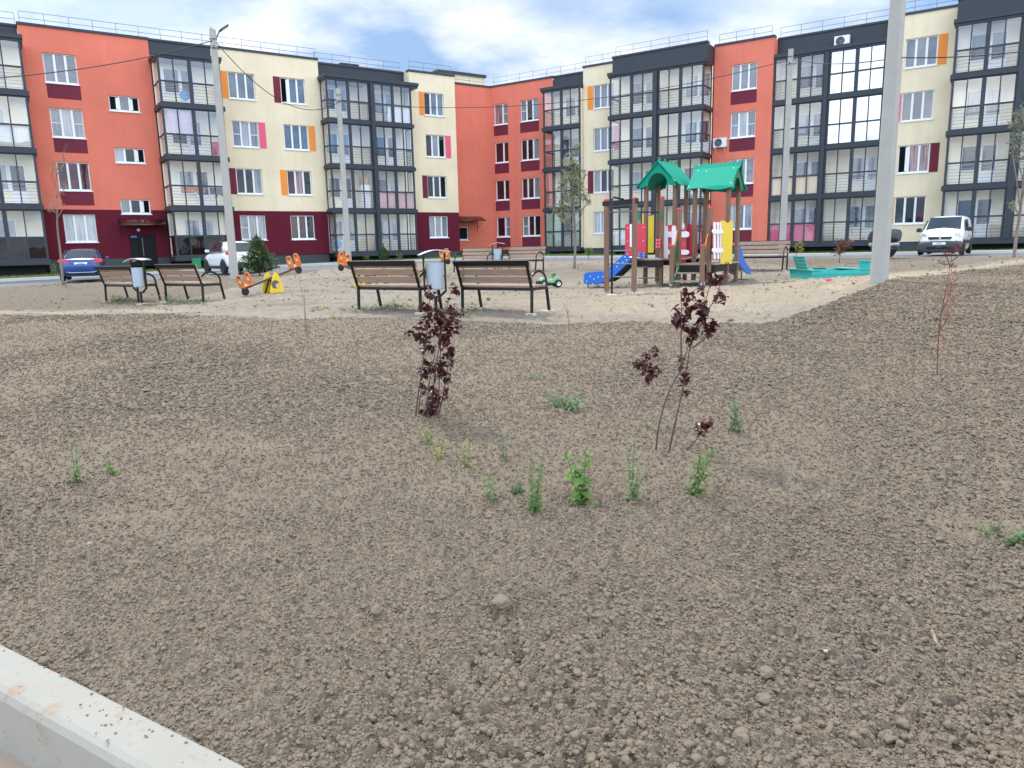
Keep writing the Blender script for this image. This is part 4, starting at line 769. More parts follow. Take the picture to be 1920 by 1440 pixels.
for X in (186, 262): a, zz = pl(X, 1100, 2.1); p.tube([(a, 2.1, gz(a, 2.1) - .05), (a, 2.1, zz)], .018, 8)
p.build('slide_leg', 'rail_metal', so)
panel(rr(596, 846, 650, 892, 8), 2.27, 'toy_blue', name='slide_side')
p = MB(); sl2 = [(3.75, zd2), (4.35, .36), (4.75, .22), (5.05, .2), (5.08, .34), (4.8, .42), (4.4, .62), (4.0, .98), (3.75, 1.05)]
so2 = None
for uu in (T2[1] - .44, T2[1] - .0):
    p = MB(); p.prism(sl2, .02, (uu, 0, 0), (0, 1, 0), (0, 0, 1)); o = p.build('slide', 'toy_blue', PLAY, bevel=.005) if so2 is None else p.build('side_plate', 'toy_blue', so2, bevel=.005); so2 = so2 or o
p = MB(); q = [(3.72, zd2 + .02), (4.35, .44), (4.75, .30), (5.05, .26)]; p.add([(uu, a, zz) for uu in (T2[1] - .43, T2[1] - .01) for a, zz in q], [(i, i + 1, 5 + i, 4 + i) for i in range(3)]); p.build('chute', 'slide_steel', so2, smooth=True).modifiers.new('s', 'SOLIDIFY').thickness = .012
p = MB(); p.tube([(T2[1] - .2, 4.9, -.1), (T2[1] - .2, 4.9, .27)], .018, 8); p.build('slide_leg', 'rail_metal', so2)
# roofs
uc, zp = pl(745, 98, 2.72); uc = (T1[0] + T1[1]) / 2; ze = pl(640, 296, 2.72)[1]; hw = .50
def gable(v, name='roof_gable'):
    arch = [(.26 * math.cos(a), ze - .02 + .30 * math.sin(a)) for a in np.linspace(PI, 0, 13)]
    out = [(-hw, ze - .02), (-hw + .03, ze - .055), (-.40, ze - .055), (-.33, ze - .03)] + arch + [(.33, ze - .03), (.40, ze - .055), (hw - .03, ze - .055), (hw, ze - .02), (.30, ze + .22), (.16, zp - .22), (0, zp - .02), (-.16, zp - .22), (-.30, ze + .22)]
    p = MB(); n = len(out); tri = [(uc + a, v, b_) for a, b_ in out]; p.prism([(uc + a, b_) for a, b_ in out], .02, (0, v, 0), (1, 0, 0), (0, 0, 1)); return p
rf = gable(2.72).build('roof', 'roof_green', PLAY)
gable(3.92).build('gable_board', 'roof_green', rf)
for s in (-1, 1):
    p = MB(); v0, v1 = 2.66, 3.98; n = 10; prof = [(0, zp), (.30, ze + .24), (hw + .07, ze - .03)]
    vs = [(uc + s * a, v0 + (v1 - v0) * i / n, b_ - (.03 * abs(math.sin(i * 1.7)) if j == 2 else 0)) for j, (a, b_) in enumerate(prof) for i in range(n + 1)]
    p.add(vs, [(j * (n + 1) + i, j * (n + 1) + i + 1, (j + 1) * (n + 1) + i + 1, (j + 1) * (n + 1) + i) for j in range(2) for i in range(n)]); o = p.build('roof_slope', 'roof_green', rf); o.modifiers.new('s', 'SOLIDIFY').thickness = .02
sk = MB()
for v in (2.74, 3.1, 3.5, 3.85):
    for k in (0, .075): sk.add([(uc - .012, v + k, zp - .02), (uc - .012, v + k + .075, zp - .02), (uc - .012, v + k + .055, zp + .10), (uc + .012, v + k, zp - .02), (uc + .012, v + k + .075, zp - .02), (uc + .012, v + k + .055, zp + .10)], [(0, 1, 2), (5, 4, 3), (0, 3, 4, 1), (1, 4, 5, 2), (2, 5, 3, 0)])
sk.build('ridge_spike', 'toy_green', rf)
vc = (T2[2] + T2[3]) / 2; zr2 = pl(1150, 140, vc)[1]; ze2 = pl(1120, 322, 2.72)[1]; ua, ub = T2[0] - .17, T2[1] + .20; hv = .58
rf2 = None
for s in (-1, 1):
    n = 22; vs = []
    for j, t in enumerate((0, .12, .35, .7, .93, 1)):
        for i in range(n + 1):
            q = i / n; uu = ua + (ub - ua) * q; inn = .09 * math.sin(t * PI * .9) * (1 if q > .5 else .4); uu = ua + inn + (ub - ua - 2 * inn) * q
            zz = zr2 + (ze2 - zr2) * t; vv = vc + s * (.015 + hv * t)
            if j == 0: zz += .055 * abs(math.sin(i * .95 * PI / 2)) + (.05 if i in (0, n) else 0)
            if j == 5: zz += .03 * math.sin(q * PI * 2.2) - .02
            vs.append((uu, vv, zz))
    p = MB(); p.add(vs, [(j * (n + 1) + i, j * (n + 1) + i + 1, (j + 1) * (n + 1) + i + 1, (j + 1) * (n + 1) + i) for j in range(5) for i in range(n)])
    o = p.build('roof' if rf2 is None else 'roof_slope', 'roof_green', rf2 or PLAY); o.modifiers.new('s', 'SOLIDIFY').thickness = .02; rf2 = rf2 or o
m = MB()
for q, t in ((.05, .9), (.3, .25), (.85, .2), (.9, .85), (.12, .2)):
    c = Vector((ua + (ub - ua) * q, vc - .015 - hv * t, zr2 + (ze2 - zr2) * t)); nn = Vector((0, -(zr2 - ze2), hv)).normalized(); m.lathe([(0, .01), (.016, .01), (.012, .022), (0, .024)], 8, c, nn)
m.build('bolt', 'bolt_white', rf2)
for uu in (ua + .12, ub - .12):
    p = MB(); out = [(vc - hv + .02, ze2 - .02), (vc - .30, ze2 - .03)] + [(vc + .24 * math.cos(a), ze2 + .26 * math.sin(a)) for a in np.linspace(PI, 0, 11)] + [(vc + .30, ze2 - .03), (vc + hv - .02, ze2 - .02), (vc, zr2 - .03)]
    p.prism(out, .02, (uu, 0, 0), (0, 1, 0), (0, 0, 1)); p.build('gable_board', 'toy_green', rf2)
# ------------------------------------------------------------------ sandbox, toys
q = at(1576, 521, 18.2); q.z = zg(q.x, q.y) - .05; t = thing('sandbox', 'turquoise wooden sandbox with a slatted backrest at its left end', 'sandbox', q, math.radians(3))
for y in (0, 1.25): b = MB(); b.box(-.70, .72, y, y + .03, 0, .11); b.box(-.72, .74, y, y + .03, .118, .22); b.build('side_board', 'turquoise', t, bevel=.006)
for x in (-.70, .69): b = MB(); b.box(x, x + .03, .035, 1.245, 0, .215); b.build('end_board', 'turquoise', t, bevel=.006)
for x in (-.62, .60): b = MB(); b.box(x - .12, x + .12, -.03, 1.30, .223, .25); b.build('seat_board', 'turquoise', t, bevel=.006)
b = MB()
for i in range(4): z = .252 + i * .082; x = -.70 - .05 * i * .55; b.hexa([(x, .3, z), (x + .03, .3, z), (x + .03, .95, z), (x, .95, z), (x - .025, .3, z + .072), (x + .005, .3, z + .072), (x + .005, .95, z + .072), (x - .025, .95, z + .072)])
b.build('backrest', 'turquoise', t, bevel=.005); t_b = MB(); t_b.box(.68, .74, .0, .45, .252, .42); t_b.box(.66, .76, -.02, .47, .415, .445); t_b.build('corner_board', 'turquoise', t, bevel=.006)
s = MB(); s.box(-.66, .68, .04, 1.24, .0, .12); s.build('sand_fill', 'sand_patch', t)
q2 = q + Vector((-.42, .25, .252)); b = MB(); b.lathe([(0, 0), (.14, 0), (.17, .03), (.12, .05), (0, .05)], 12); plain('toy_darkgreen', (.03, .12, .11), .5); o = b.build('sand_toy', 'toy_darkgreen', None, bevel=.01); o.location = q2; tag(o, 'dark green toy lying on the corner seat of the sandbox', 'toy')
q = at(1553, 550, 15.2); q.z = zg(q.x, q.y); b = MB(); b.lathe([(0, 0), (.055, 0), (.065, .05), (.06, .055), (.05, .02), (0, .02)], 16); o = b.build('toy_dish', 'toy_pink', None); o.location = q + Vector((0, 0, .02)); tag(o, 'small red toy dish lying alone on the sandy ground', 'toy')
q = at(1031, 541, 19.6); q.z = zg(q.x, q.y) + .02; t = thing('toy_car', 'green and black ride-on toy car on the packed dirt', 'toy car', q, math.radians(12))
plain('toy_lightgreen', (.22, .46, .26), .4, var=.35, vs=9); plain('chrome', (.6, .6, .62), .2, .9); plain('toy_black', (.018, .02, .02), .5)
b = MB(); b.prism([(-.26, .12), (.27, .12), (.29, .2), (.26, .27), (.12, .285), (.08, .22), (-.06, .21), (-.1, .26), (-.22, .27), (-.28, .2)], .26, (0, 0, 0), (1, 0, 0), (0, 0, 1)); b.build('body', 'toy_lightgreen', t, bevel=.02)
b = MB(); b.box(-.25, .28, -.10, .10, .05, .14); b.box(-.36, -.28, -.12, .12, .08, .18); b.build('chassis', 'toy_black', t, bevel=.015); b = MB(); b.bar((.06, 0, .27), (.10, 0, .36), .16, .03); b.lathe([(.02, .30), (.03, .37), (0, .39)], 10, (.12, -.05, 0)); b.build('seat', 'toy_green', t, bevel=.01)
for x in (-.19, .19):
    for s in (-1, 1): w = MB(); w.lathe([(.05, -.035), (.095, -.035), (.105, 0), (.095, .035), (.05, .035)], 18, (x, s * .155, .105), (0, 1, 0)); wo = w.build('wheel', 'tyre', t, smooth=True); h = MB(); h.lathe([(.06, .0), (.055, .012), (.03, .006), (.028, .016), (0, .017)], 14, (x, s * .186, .105), (0, s, 0)); h.build('hub', 'chrome', wo)
# ------------------------------------------------------------------ poles and cables
plain('pole_concrete', (.37, .36, .325), .9, var=.16, vs=5, bs=25, bd=.006); plain('cable_black', (.012, .012, .013), .6)
def pole(name, label, foot, top, wb, wt, rz, cat='pole', group='concrete utility poles'):
    b = at(*foot); b.z = zg(b.x, b.y) - .1; h = top - b.z; t = thing(name, label, cat, b, rz, group); p = MB(); o = [(.5, -.36), (.5, .36), (.38, .5), (-.38, .5), (-.5, .36), (-.5, -.36), (-.38, -.5), (.38, -.5)]; n = 8; K = 12; vs = []
    for i in range(K + 1): w = wb + (wt - wb) * i / K; vs += [(x * w, y * w * .82, h * i / K) for x, y in o]
    p.add(vs, [(i * n + k, i * n + (k + 1) % n, (i + 1) * n + (k + 1) % n, (i + 1) * n + k) for i in range(K) for k in range(n)] + [tuple(K * n + k for k in range(n))]); p.build('shaft', 'pole_concrete', t)
    for z in (h - .58, h - .3): m = MB(); m.lathe([(wt * .66, z), (wt * .66, z + .03)], 8, (0, 0, 0)); m.build('clamp', 'rail_metal', t)
    m = MB(); m.bar((-.02, -wt * .4, h - .58), (-.02, -wt * .5 - .16, h - .52), .03); m.build('cable_bracket', 'rail_metal', t); m = MB(); m.bar((wt * .4, 0, h - .6), (wt * .5 + .15, 0, h - .55), .03); m.build('cable_bracket', 'rail_metal', t)
    return t, b, h
def topz(x, y, Y): return at(x, y, Y).z
pA = pole('street_lamp', 'tall concrete lamp pole left of the spruce with a lamp head on top', (440, 524, 26), topz(404, 56, 26), .27, .19, math.radians(28), 'street lamp')
t, b, h = pA; a = MB(); a.tube([(.05, -.02, h - .34), (.16, -.02, h - .12), (.21, -.03, h - .03)], .022, 8); a.build('lamp_arm', 'rail_metal', t)
a = MB(); a.hexa([(.20, -.10, h - .07), (.28, -.12, h - .0), (.28, .06, h - .0), (.20, .04, h - .07), (.18, -.10, h - .02), (.26, -.12, h + .05), (.26, .06, h + .05), (.18, .04, h - .02)]); a.hexa([(.275, -.19, h), (.50, -.19, h + .15), (.50, .13, h + .15), (.275, .13, h), (.255, -.19, h + .04), (.48, -.19, h + .19), (.48, .13, h + .19), (.255, .13, h + .04)]); lh = a.build('lamp_head', 'anthracite', t, bevel=.008)
a = MB(); a.add([(.30, -.16, h + .013), (.48, -.16, h + .133), (.48, .10, h + .133), (.30, .10, h + .013)], [(0, 1, 2, 3)]); a.build('lamp_glass', 'pane_white', lh)
a = MB(); a.tube([(-.06, -.03, h), (-.06, -.03, h + .07), (.0, .02, h + .02), (.05, .03, h + .06)], .008, 5); a.build('wire_stub', 'cable_black', t)
pB = pole('utility_pole', 'slim concrete pole in the middle distance in front of the glazed balconies', (654, 496, 36), topz(634, 166, 36), .27, .19, math.radians(25))
pC = pole('utility_pole', 'concrete pole rising behind the right bench', (1466, 482, 31.5), topz(1488, 92, 31.5), .27, .19, math.radians(-25))
pD = pole('utility_pole', 'thick near concrete pole in the soil beside the sandbox', (1648, 528, 14.2), 7.6, .285, .2, math.radians(-42))
def cable(p, q, sag, label, r=.014):
    mb = MB(); n = 24; pts = [p.lerp(q, i / n) - Vector((0, 0, sag * 4 * (i / n) * (1 - i / n))) for i in range(n + 1)]
    o = mb.tube(pts, r, 5).build('overhead_cable', 'cable_black', None, smooth=True, off=p); o.location = p; tag(o, label, 'cable', 'overhead cables')
a0, b0, c0, d0 = at(402, 75, 26), at(637, 190, 36), at(1487, 110, 31.5), at(1686, 108, 14.2)
cable(at(-160, 155, 18), a0, .25, 'cable from the left frame edge to the lamp pole'); cable(a0, b0, 1.1, 'sagging cable between the lamp pole and the slim middle pole'); cable(b0, c0, .9, 'long cable from the slim middle pole to the pole behind the bench')
cable(c0, d0, .15, 'cable from the pole behind the bench to the thick near pole', .011); cable(d0, at(2150, 60, 10.5), .1, 'cable leaving the thick near pole to the right', .009)
# ------------------------------------------------------------------ vehicles
plain('paint_blue', (.006, .048, .20), .28, .35, .06, 2, coat=.8); plain('paint_white', (.78, .79, .80), .3, 0, .03, 2, coat=.6); plain('trim_black', (.02, .021, .022), .6, bs=20); plain('lamp_red', (.62, .03, .03), .2, spec=.7); plain('lamp_clear', (.55, .57, .6), .12, .3, spec=.8); plain('plate_white', (.78, .78, .76), .5); plain('ink_black', (.02, .02, .02), .6)
def bsec(x, zl, zh, hw):
    h = zh - zl; half = [(hw * .80, zl), (hw * .95, zl + .10 * h), (hw, zl + .42 * h), (hw * .985, zl + .72 * h), (hw * .93, zh - .03), (hw * .72, zh)]
    return [(x, y, z) for y, z in half] + [(x, 0, zh + .012)] + [(x, -y, z) for y, z in half[::-1]] + [(x, 0, zl)]
def loft(mb, secs, m=0):
    n = len(secs[0]); mb.add([p for s in secs for p in s], [(i * n + k, i * n + (k + 1) % n, (i + 1) * n + (k + 1) % n, (i + 1) * n + k) for i in range(len(secs) - 1) for k in range(n)] + [tuple(range(n - 1, -1, -1)), tuple((len(secs) - 1) * n + k for k in range(n))], m); return mb
def csec(x, zb, zr, wb, wt):
    half = [(wb, zb), (wb * .5 + wt * .5 + .02, zb * .45 + zr * .55), (wt, zr - .07), (wt * .82, zr - .01)]
    return [(x, y, z) for y, z in half] + [(x, 0, zr + .015)] + [(x, -y, z) for y, z in half[::-1]] + [(x, 0, zb)]
def quadp(name, pts, mat, par, th=.012):
    m = MB(); n = len(pts); m.add(pts, [tuple(range(n))]); o = m.build(name, mat, par); md = o.modifiers.new('s', 'SOLIDIFY'); md.thickness = th; md.offset = 0; return o
def wheels(t, xs, r, hw, rim='chrome'):
    for x in xs:
        for s in (-1, 1):
            a = MB(); a.lathe([(r + .055, 0), (r + .05, .012), (0, .013)], 28, (x, s * (hw - .012), r), (0, s, 0)); a.v = [v for v in a.v]; a.build('wheel_arch', 'trim_black', t)
            w = MB(); w.lathe([(r * .62, -.09), (r * .93, -.10), (r, -.07), (r, .07), (r * .93, .10), (r * .62, .09)], 28, (x, s * (hw - .06), r), (0, s, 0)); wo = w.build('wheel', 'tyre', t, smooth=False)
            h = MB(); h.lathe([(r * .62, .04), (r * .6, .075), (r * .5, .05), (r * .16, .06), (0, .07)], 20, (x, s * (hw - .045), r), (0, s, 0)); h.build('rim', rim, wo)
def text(body, size, loc, rot, par, mat='ink_black', name='plate_lettering'):
    c = bpy.data.curves.new(name, 'FONT'); c.body = body; c.size = size; c.align_x = 'CENTER'; c.align_y = 'CENTER'; c.extrude = .001; o = bpy.data.objects.new(name, c); C.objects.link(o)
    bpy.context.view_layer.update(); me = bpy.data.meshes.new_from_object(o.evaluated_get(bpy.context.evaluated_depsgraph_get())); bpy.data.objects.remove(o); me.materials.clear(); me.materials.append(MAT[mat]); o = bpy.data.objects.new(name, me); C.objects.link(o); o.parent = par; o.location = loc; o.rotation_euler = rot; return o
def plate(t, x, z, sgn, body):
    b = MB(); b.box(x - .006, x + .006, -.26, .26, z - .055, z + .055); p = b.build('number_plate', 'plate_white', t, bevel=.003); text(body, .105, (x + sgn * .008, 0, z - .002), (PI / 2, 0, PI / 2 if sgn > 0 else -PI / 2), p)
def car_at(px, rz, name, label):
    q = at(*px); q.z = zg(q.x, q.y) + .01; t = thing(name, label, 'van' if 'van' in name else 'car', q, rz, 'vehicles parked in front of the building'); t.scale = (.89, .89, .89); return t
# blue saloon, seen from behind
t = car_at((163, 529, 32.2), math.radians(115.5), 'parked_car', 'blue saloon car seen from behind, parked before the burgundy ground floor')
b = loft(MB(), [bsec(-2.28, .42, .86, .70), bsec(-2.20, .27, 1.01, .83), bsec(-1.95, .21, 1.05, .885), bsec(-1.3, .2, 1.0, .90), bsec(0, .2, .95, .905), bsec(1.0, .2, .93, .90), bsec(1.85, .22, .82, .87), bsec(2.2, .28, .68, .78), bsec(2.3, .36, .58, .6)]); b.build('body', 'paint_blue', t, smooth=True, subd=1)
b = loft(MB(), [csec(-1.82, .92, 1.02, .74, .66), csec(-1.2, .9, 1.40, .80, .60), csec(-.45, .9, 1.475, .82, .60), csec(.25, .9, 1.465, .82, .61), csec(1.25, .88, .95, .78, .68)]); b.build('cabin', 'paint_blue', t, smooth=True, subd=1)
quadp('rear_window', [(-1.80, -.62, 1.045), (-1.80, .62, 1.045), (-1.29, .55, 1.375), (-1.29, -.55, 1.375)], 'car_glass', t, .03); quadp('windscreen', [(1.2, -.64, 1.0), (1.2, .64, 1.0), (.35, .54, 1.45), (.35, -.54, 1.45)], 'car_glass', t, .03)
for s in (-1, 1):
    quadp('side_window', [(-1.35, s * .79, 1.0), (.9, s * .80, .99), (.2, s * .66, 1.39), (-.9, s * .665, 1.38)], 'car_glass', t, .04)
    b = MB(); b.prism([(-.22, -.05), (.18, -.13), (.21, .08), (-.12, .12), (-.22, .07)][::1], .14, (-2.175, s * .67, .90), (0, -s, 0), (0, 0, 1)); b.build('tail_light', 'lamp_red', t, bevel=.02)
    b = MB(); b.box(.74, .84, s * .96 - .07, s * .96 + .07, .98, 1.07); b.bar((.8, s * .86, .98), (.8, s * .95, 1.02), .04); b.build('wing_mirror', 'paint_blue', t, bevel=.03)
plate(t, -2.262, .80, -1, 'P455')
b = MB(); b.bar((-2.27, -.5, .40), (-2.27, .5, .40), .02, .022); b.bar((-2.275, -.62, .44), (-2.275, -.3, .385), .015, .015); b.bar((-2.275, .62, .44), (-2.275, .3, .385), .015, .015); b.build('chrome_strip', 'chrome', t)
b = MB(); b.bar((-2.225, -.07, .955), (-2.23, 0, .985), .012, .02); b.bar((-2.225, .07, .955), (-2.23, 0, .985), .012, .02); b.build('emblem', 'chrome', t); b = MB(); b.tube([(-.9, 0, 1.47), (-1.0, 0, 1.56)], .008, 5); b.build('aerial', 'trim_black', t); b = MB(); b.box(-2.2, -2.0, -.6, .6, .22, .3); b.build('bumper_apron', 'trim_black', t)
wheels(t, (-1.35, 1.33), .33, .90)
# white hatchback, three quarter rear view
t = car_at((437, 516, 33.5), math.radians(129), 'parked_car', 'white compact car with black wheel arches half hidden by the spruce and lamp pole')
b = loft(MB(), [bsec(-1.98, .40, .90, .70), bsec(-1.92, .26, 1.02, .82), bsec(-1.6, .22, 1.04, .86), bsec(0, .22, 1.0, .87), bsec(1.0, .22, .98, .87), bsec(1.65, .24, .90, .84), bsec(1.92, .3, .75, .72), bsec(1.98, .4, .62, .55)]); b.build('body', 'paint_white', t, smooth=True, subd=1)
b = loft(MB(), [csec(-1.86, .94, 1.06, .76, .70), csec(-1.55, .95, 1.46, .80, .60), csec(-1.0, .95, 1.54, .82, .61), csec(.0, .95, 1.54, .82, .62), csec(1.05, .94, 1.02, .78, .68)]); b.build('cabin', 'paint_white', t, smooth=True, subd=1)
quadp('rear_window', [(-1.90, -.64, 1.06), (-1.90, .64, 1.06), (-1.60, .54, 1.44), (-1.60, -.54, 1.44)], 'car_glass', t, .04); quadp('windscreen', [(1.0, -.64, 1.06), (1.0, .64, 1.06), (.12, .54, 1.53), (.12, -.54, 1.53)], 'car_glass', t, .03)
for s in (-1, 1):
    quadp('side_window', [(-.98, s * .80, 1.05), (.72, s * .80, 1.03), (.05, s * .67, 1.45), (-.85, s * .67, 1.45)], 'car_glass', t, .05)
    b = MB(); b.lathe([(0, 0), (.10, .0), (.09, .03), (0, .04)], 16, (-1.80, s * .80, .98), (-.8, s * .6, 0)); b.build('tail_light', 'lamp_red', t)
    b = MB(); b.box(.6, .76, s * .95 - .09, s * .95 + .09, 1.03, 1.15); b.bar((.68, s * .84, 1.03), (.68, s * .9, 1.06), .04); b.build('wing_mirror', 'paint_white', t, bevel=.03); b = MB(); b.bar((-1.3, s * .56, 1.58), (.1, s * .56, 1.585), .03, .025); b.bar((-1.3, s * .56, 1.52), (-1.3, s * .56, 1.58), .03); b.bar((.1, s * .56, 1.53), (.1, s * .56, 1.585), .03); b.build('roof_rail', 'trim_black', t)
    b = MB(); b.box(-1.6, 1.6, s * .865 - .02, s * .865 + .02, .22, .36); b.build('sill_trim', 'trim_black', t, bevel=.01)
b = MB(); b.box(-2.0, -1.86, -.72, .72, .26, .52); b.build('rear_bumper', 'trim_black', t, bevel=.04); b = MB(); b.box(-2.01, -1.99, -.26, .26, .62, .73); b.build('number_plate', 'plate_white', t); wheels(t, (-1.25, 1.28), .325, .872, 'trim_black')
# white panel van, front three quarter
t = car_at((1771, 482, 32.0), math.atan2(-.80, -.60), 'parked_van', 'white panel van with grey bumper facing the yard on the right')
def vsec(x, zl, zr, hw, wt):
    half = [(hw * .86, zl), (hw * .98, zl + .1), (hw, .85), (hw * .985, 1.05), (wt, zr - .10), (wt * .86, zr - .01)]; half = [(y, min(z, zr)) for y, z in half]
    return [(x, y, z) for y, z in half] + [(x, 0, zr + .02)] + [(x, -y, z) for y, z in half[::-1]] + [(x, 0, zl)]
b = loft(MB(), [vsec(-2.2, .3, 1.68, .80, .70), vsec(-2.12, .15, 1.78, .87, .76), vsec(-1.5, .13, 1.81, .895, .77), vsec(.1, .13, 1.80, .90, .76), vsec(.55, .13, 1.70, .90, .74), vsec(1.28, .13, 1.12, .895, .80), vsec(1.75, .13, 1.02, .87, .76), vsec(2.05, .15, .90, .80, .70), vsec(2.16, .30, .78, .68, .6)]); b.build('body', 'paint_white', t, smooth=True, subd=1)
quadp('windscreen', [(1.26, -.70, 1.155), (1.26, .70, 1.155), (.58, .64, 1.70), (.58, -.64, 1.70)], 'car_glass', t, .05)
for s in (-1, 1):
    quadp('side_window', [(-.15, s * .875, 1.10), (1.05, s * .87, 1.10), (.5, s * .775, 1.58), (-.12, s * .79, 1.60)], 'car_glass', t, .05)
    b = MB(); b.box(.9, 1.06, s * 1.03 - .10, s * 1.03 + .10, 1.06, 1.24); b.bar((.97, s * .87, 1.10), (.97, s * .96, 1.12), .05); b.build('wing_mirror', 'trim_black', t, bevel=.03)
    b = MB(); b.prism([(-.16, -.12), (.10, -.13), (.17, -.02), (.08, .15), (-.06, .12), (-.16, .0)][::1], .16, (1.98, s * .66, .86), (0, s, 0), (0, 0, 1)); b.build('headlight', 'lamp_clear', t, bevel=.02)
    b = MB(); b.box(-1.9, 1.5, s * .90 - .015, s * .90 + .015, .52, .64); b.build('side_trim', 'trim_black', t, bevel=.01); b = MB(); b.prism(rrect(.2, .15, .04), .02, (2.12, s * .62, .46), (0, 1, 0), (0, 0, 1)); b.build('fog_light', 'lamp_clear', t)
plain('bumper_grey', (.05, .055, .06), .6)
b = loft(MB(), [bsec(1.72, .10, .68, .93), bsec(2.0, .10, .67, .92), bsec(2.18, .12, .62, .82), bsec(2.25, .16, .56, .68)]); b.build('front_bumper', 'bumper_grey', t, smooth=True, subd=1)
b = MB(); b.prism([(-.42, -.05), (.42, -.05), (.5, .08), (-.5, .08)], .05, (2.14, 0, .74), (0, 1, 0), (0, 0, 1)); g = b.build('grille', 'trim_black', t); b = MB(); b.bar((2.17, -.46, .82), (2.17, .46, .82), .015, .02); b.bar((2.17, -.4, .70), (2.17, .4, .70), .015, .02); b.build('grille_trim', 'chrome', g)
b = MB(); b.prism([(-.05, -.07), (.0, -.09), (.05, -.07), (.055, .0), (.03, .05), (.06, .08), (0, .09), (-.05, .07), (-.03, .02)], .012, (2.172, 0, .765), (0, 1, 0), (0, 0, 1)); b.build('emblem', 'chrome', g)
b = MB(); b.box(2.2, 2.245, -.5, .5, .26, .38); b.build('air_intake', 'void', t); plate(t, 2.252, .52, 1, 'K767'); wheels(t, (-1.35, 1.38), .33, .895)
b = MB(); b.bar((1.24, -.5, 1.17), (1.0, .1, 1.385), .012, .02); b.bar((1.24, .15, 1.17), (1.02, .6, 1.36), .012, .02); b.build('wiper', 'trim_black', t)
# covered scooter behind the near pole
q = at(1657, 481, 27.5); q.z = zg(q.x, q.y); t = thing('covered_scooter', 'vehicle under a black and silver cover half hidden by the thick pole', 'scooter', q, math.radians(84)); plain('cover_black', (.022, .024, .028), .35, bs=7, bd=.08); plain('cover_silver', (.42, .43, .45), .35, .4, bs=9, bd=.05)
def blob(secs, name, mat):
    mb = MB(); n = 40; vs = []
    for z, rx, ry, ox in secs: vs += [(ox + 1.5 * rx * (1 + .05 * math.sin(3 * a + z * 7) + .035 * math.sin(9 * a + z * 13) + .02 * math.sin(14 * a - z * 23)) * math.copysign(abs(math.cos(a)) ** .6, math.cos(a)), ry * (1 + .06 * math.sin(5 * a + z * 5)) * math.copysign(abs(math.sin(a)) ** .7, math.sin(a)), z) for a in [2 * PI * k / n for k in range(n)]]
    m = len(secs); mb.add(vs, [(i * n + k, i * n + (k + 1) % n, (i + 1) * n + (k + 1) % n, (i + 1) * n + k) for i in range(m - 1) for k in range(n)] + [tuple((m - 1) * n + k for k in range(n)), tuple(range(n - 1, -1, -1))]); return mb.build(name, mat, t, smooth=True, subd=1)
blob([(.58, .45, .42, .04), (.66, .49, .45, .04), (.80, .49, .46, .02), (.96, .45, .44, 0), (1.04, .36, .38, 0), (1.07, .22, .24, 0)], 'cover', 'cover_black'); blob([(.42, .43, .38, .03), (.47, .45, .40, .03), (.56, .46, .42, .04), (.60, .45, .42, .04)], 'silver_band', 'cover_silver'); blob([(.02, .20, .16, -.10), (.12, .28, .22, -.06), (.25, .38, .31, 0), (.40, .43, .37, .03), (.44, .42, .37, .03)], 'lower_cover', 'cover_black')
# small green cabinet by the wall
q = W('L', 8.55, 45.6, 0); q.z = zg(q.x, q.y); t = thing('green_cabinet', 'small green metal cabinet on the grass before the left wing', 'cabinet', q, WA['L']); b = MB(); b.box(-.22, .22, -.15, .15, 0, .62); b.build('cabinet_body', 'green_metal', t, bevel=.01); b = MB(); b.box(-.18, .18, -.163, -.152, .06, .58); b.build('cabinet_door', 'green_metal', t, bevel=.005)
# ------------------------------------------------------------------ plants
def leafmat(name, a, b, rough=.5, tr=.25):
    t = NT(name); n = t.noise(14, 3); c = t.mix(t.ramp(n, [(.3, (0, 0, 0)), (.7, (1, 1, 1))]), a, b); p = t.bsdf(c, rough, 0, .4); d = t.new('ShaderNodeBsdfTranslucent'); t.lk(c, d.inputs[0])
    m = t.new('ShaderNodeMixShader'); m.inputs[0].default_value = tr; t.lk(p, m.inputs[1]); t.lk(d.outputs[0], m.inputs[2]); MAT[name] = t.done(m.outputs[0])
leafmat('leaf_purple', (.036, .009, .010), (.125, .026, .026), .35, .3); leafmat('leaf_bright', (.075, .16, .02), (.15, .27, .05)); leafmat('leaf_green', (.075, .15, .03), (.14, .23, .06)); leafmat('leaf_blue', (.075, .14, .055), (.14, .21, .095)); leafmat('leaf_pale', (.14, .19, .07), (.22, .27, .12)); leafmat('leaf_yellow', (.22, .24, .03), (.34, .30, .04))
leafmat('leaf_willow', (.15, .18, .085), (.26, .29, .15)); leafmat('leaf_silver', (.16, .19, .13), (.27, .30, .22)); leafmat('leaf_dead', (.26, .075, .04), (.40, .16, .085)); leafmat('leaf_brown', (.10, .05, .028), (.17, .09, .05)); leafmat('needle', (.018, .05, .018), (.045, .10, .03)); leafmat('needle_tip', (.08, .14, .035), (.13, .20, .05)); leafmat('leaf_olive', (.17, .18, .03), (.28, .27, .05)); leafmat('leaf_red', (.13, .02, .022), (.22, .045, .04)); leafmat('grass_blade', (.10, .15, .03), (.20, .25, .06))
plain('stem_brown', (.085, .055, .04), .8); plain('stem_grey', (.20, .165, .135), .85, vs=20, var=.3); plain('stem_green', (.11, .15, .05), .7); plain('stem_tan', (.24, .17, .11), .8)
LOBED = [(0, 0), (.16, .16), (.28, .46), (.48, .34), (.62, .40), (.72, .24), (1.0, 0)]; LANCE = [(0, 0), (.25, .15), (.6, .15), (1, 0)]; BROAD = [(0, 0), (.18, .26), (.4, .38), (.62, .30), (.8, .2), (1, 0)]; THIN = [(0, 0), (.4, .055), (1, 0)]; OVAL = [(0, 0), (.3, .19), (.65, .16), (1, 0)]
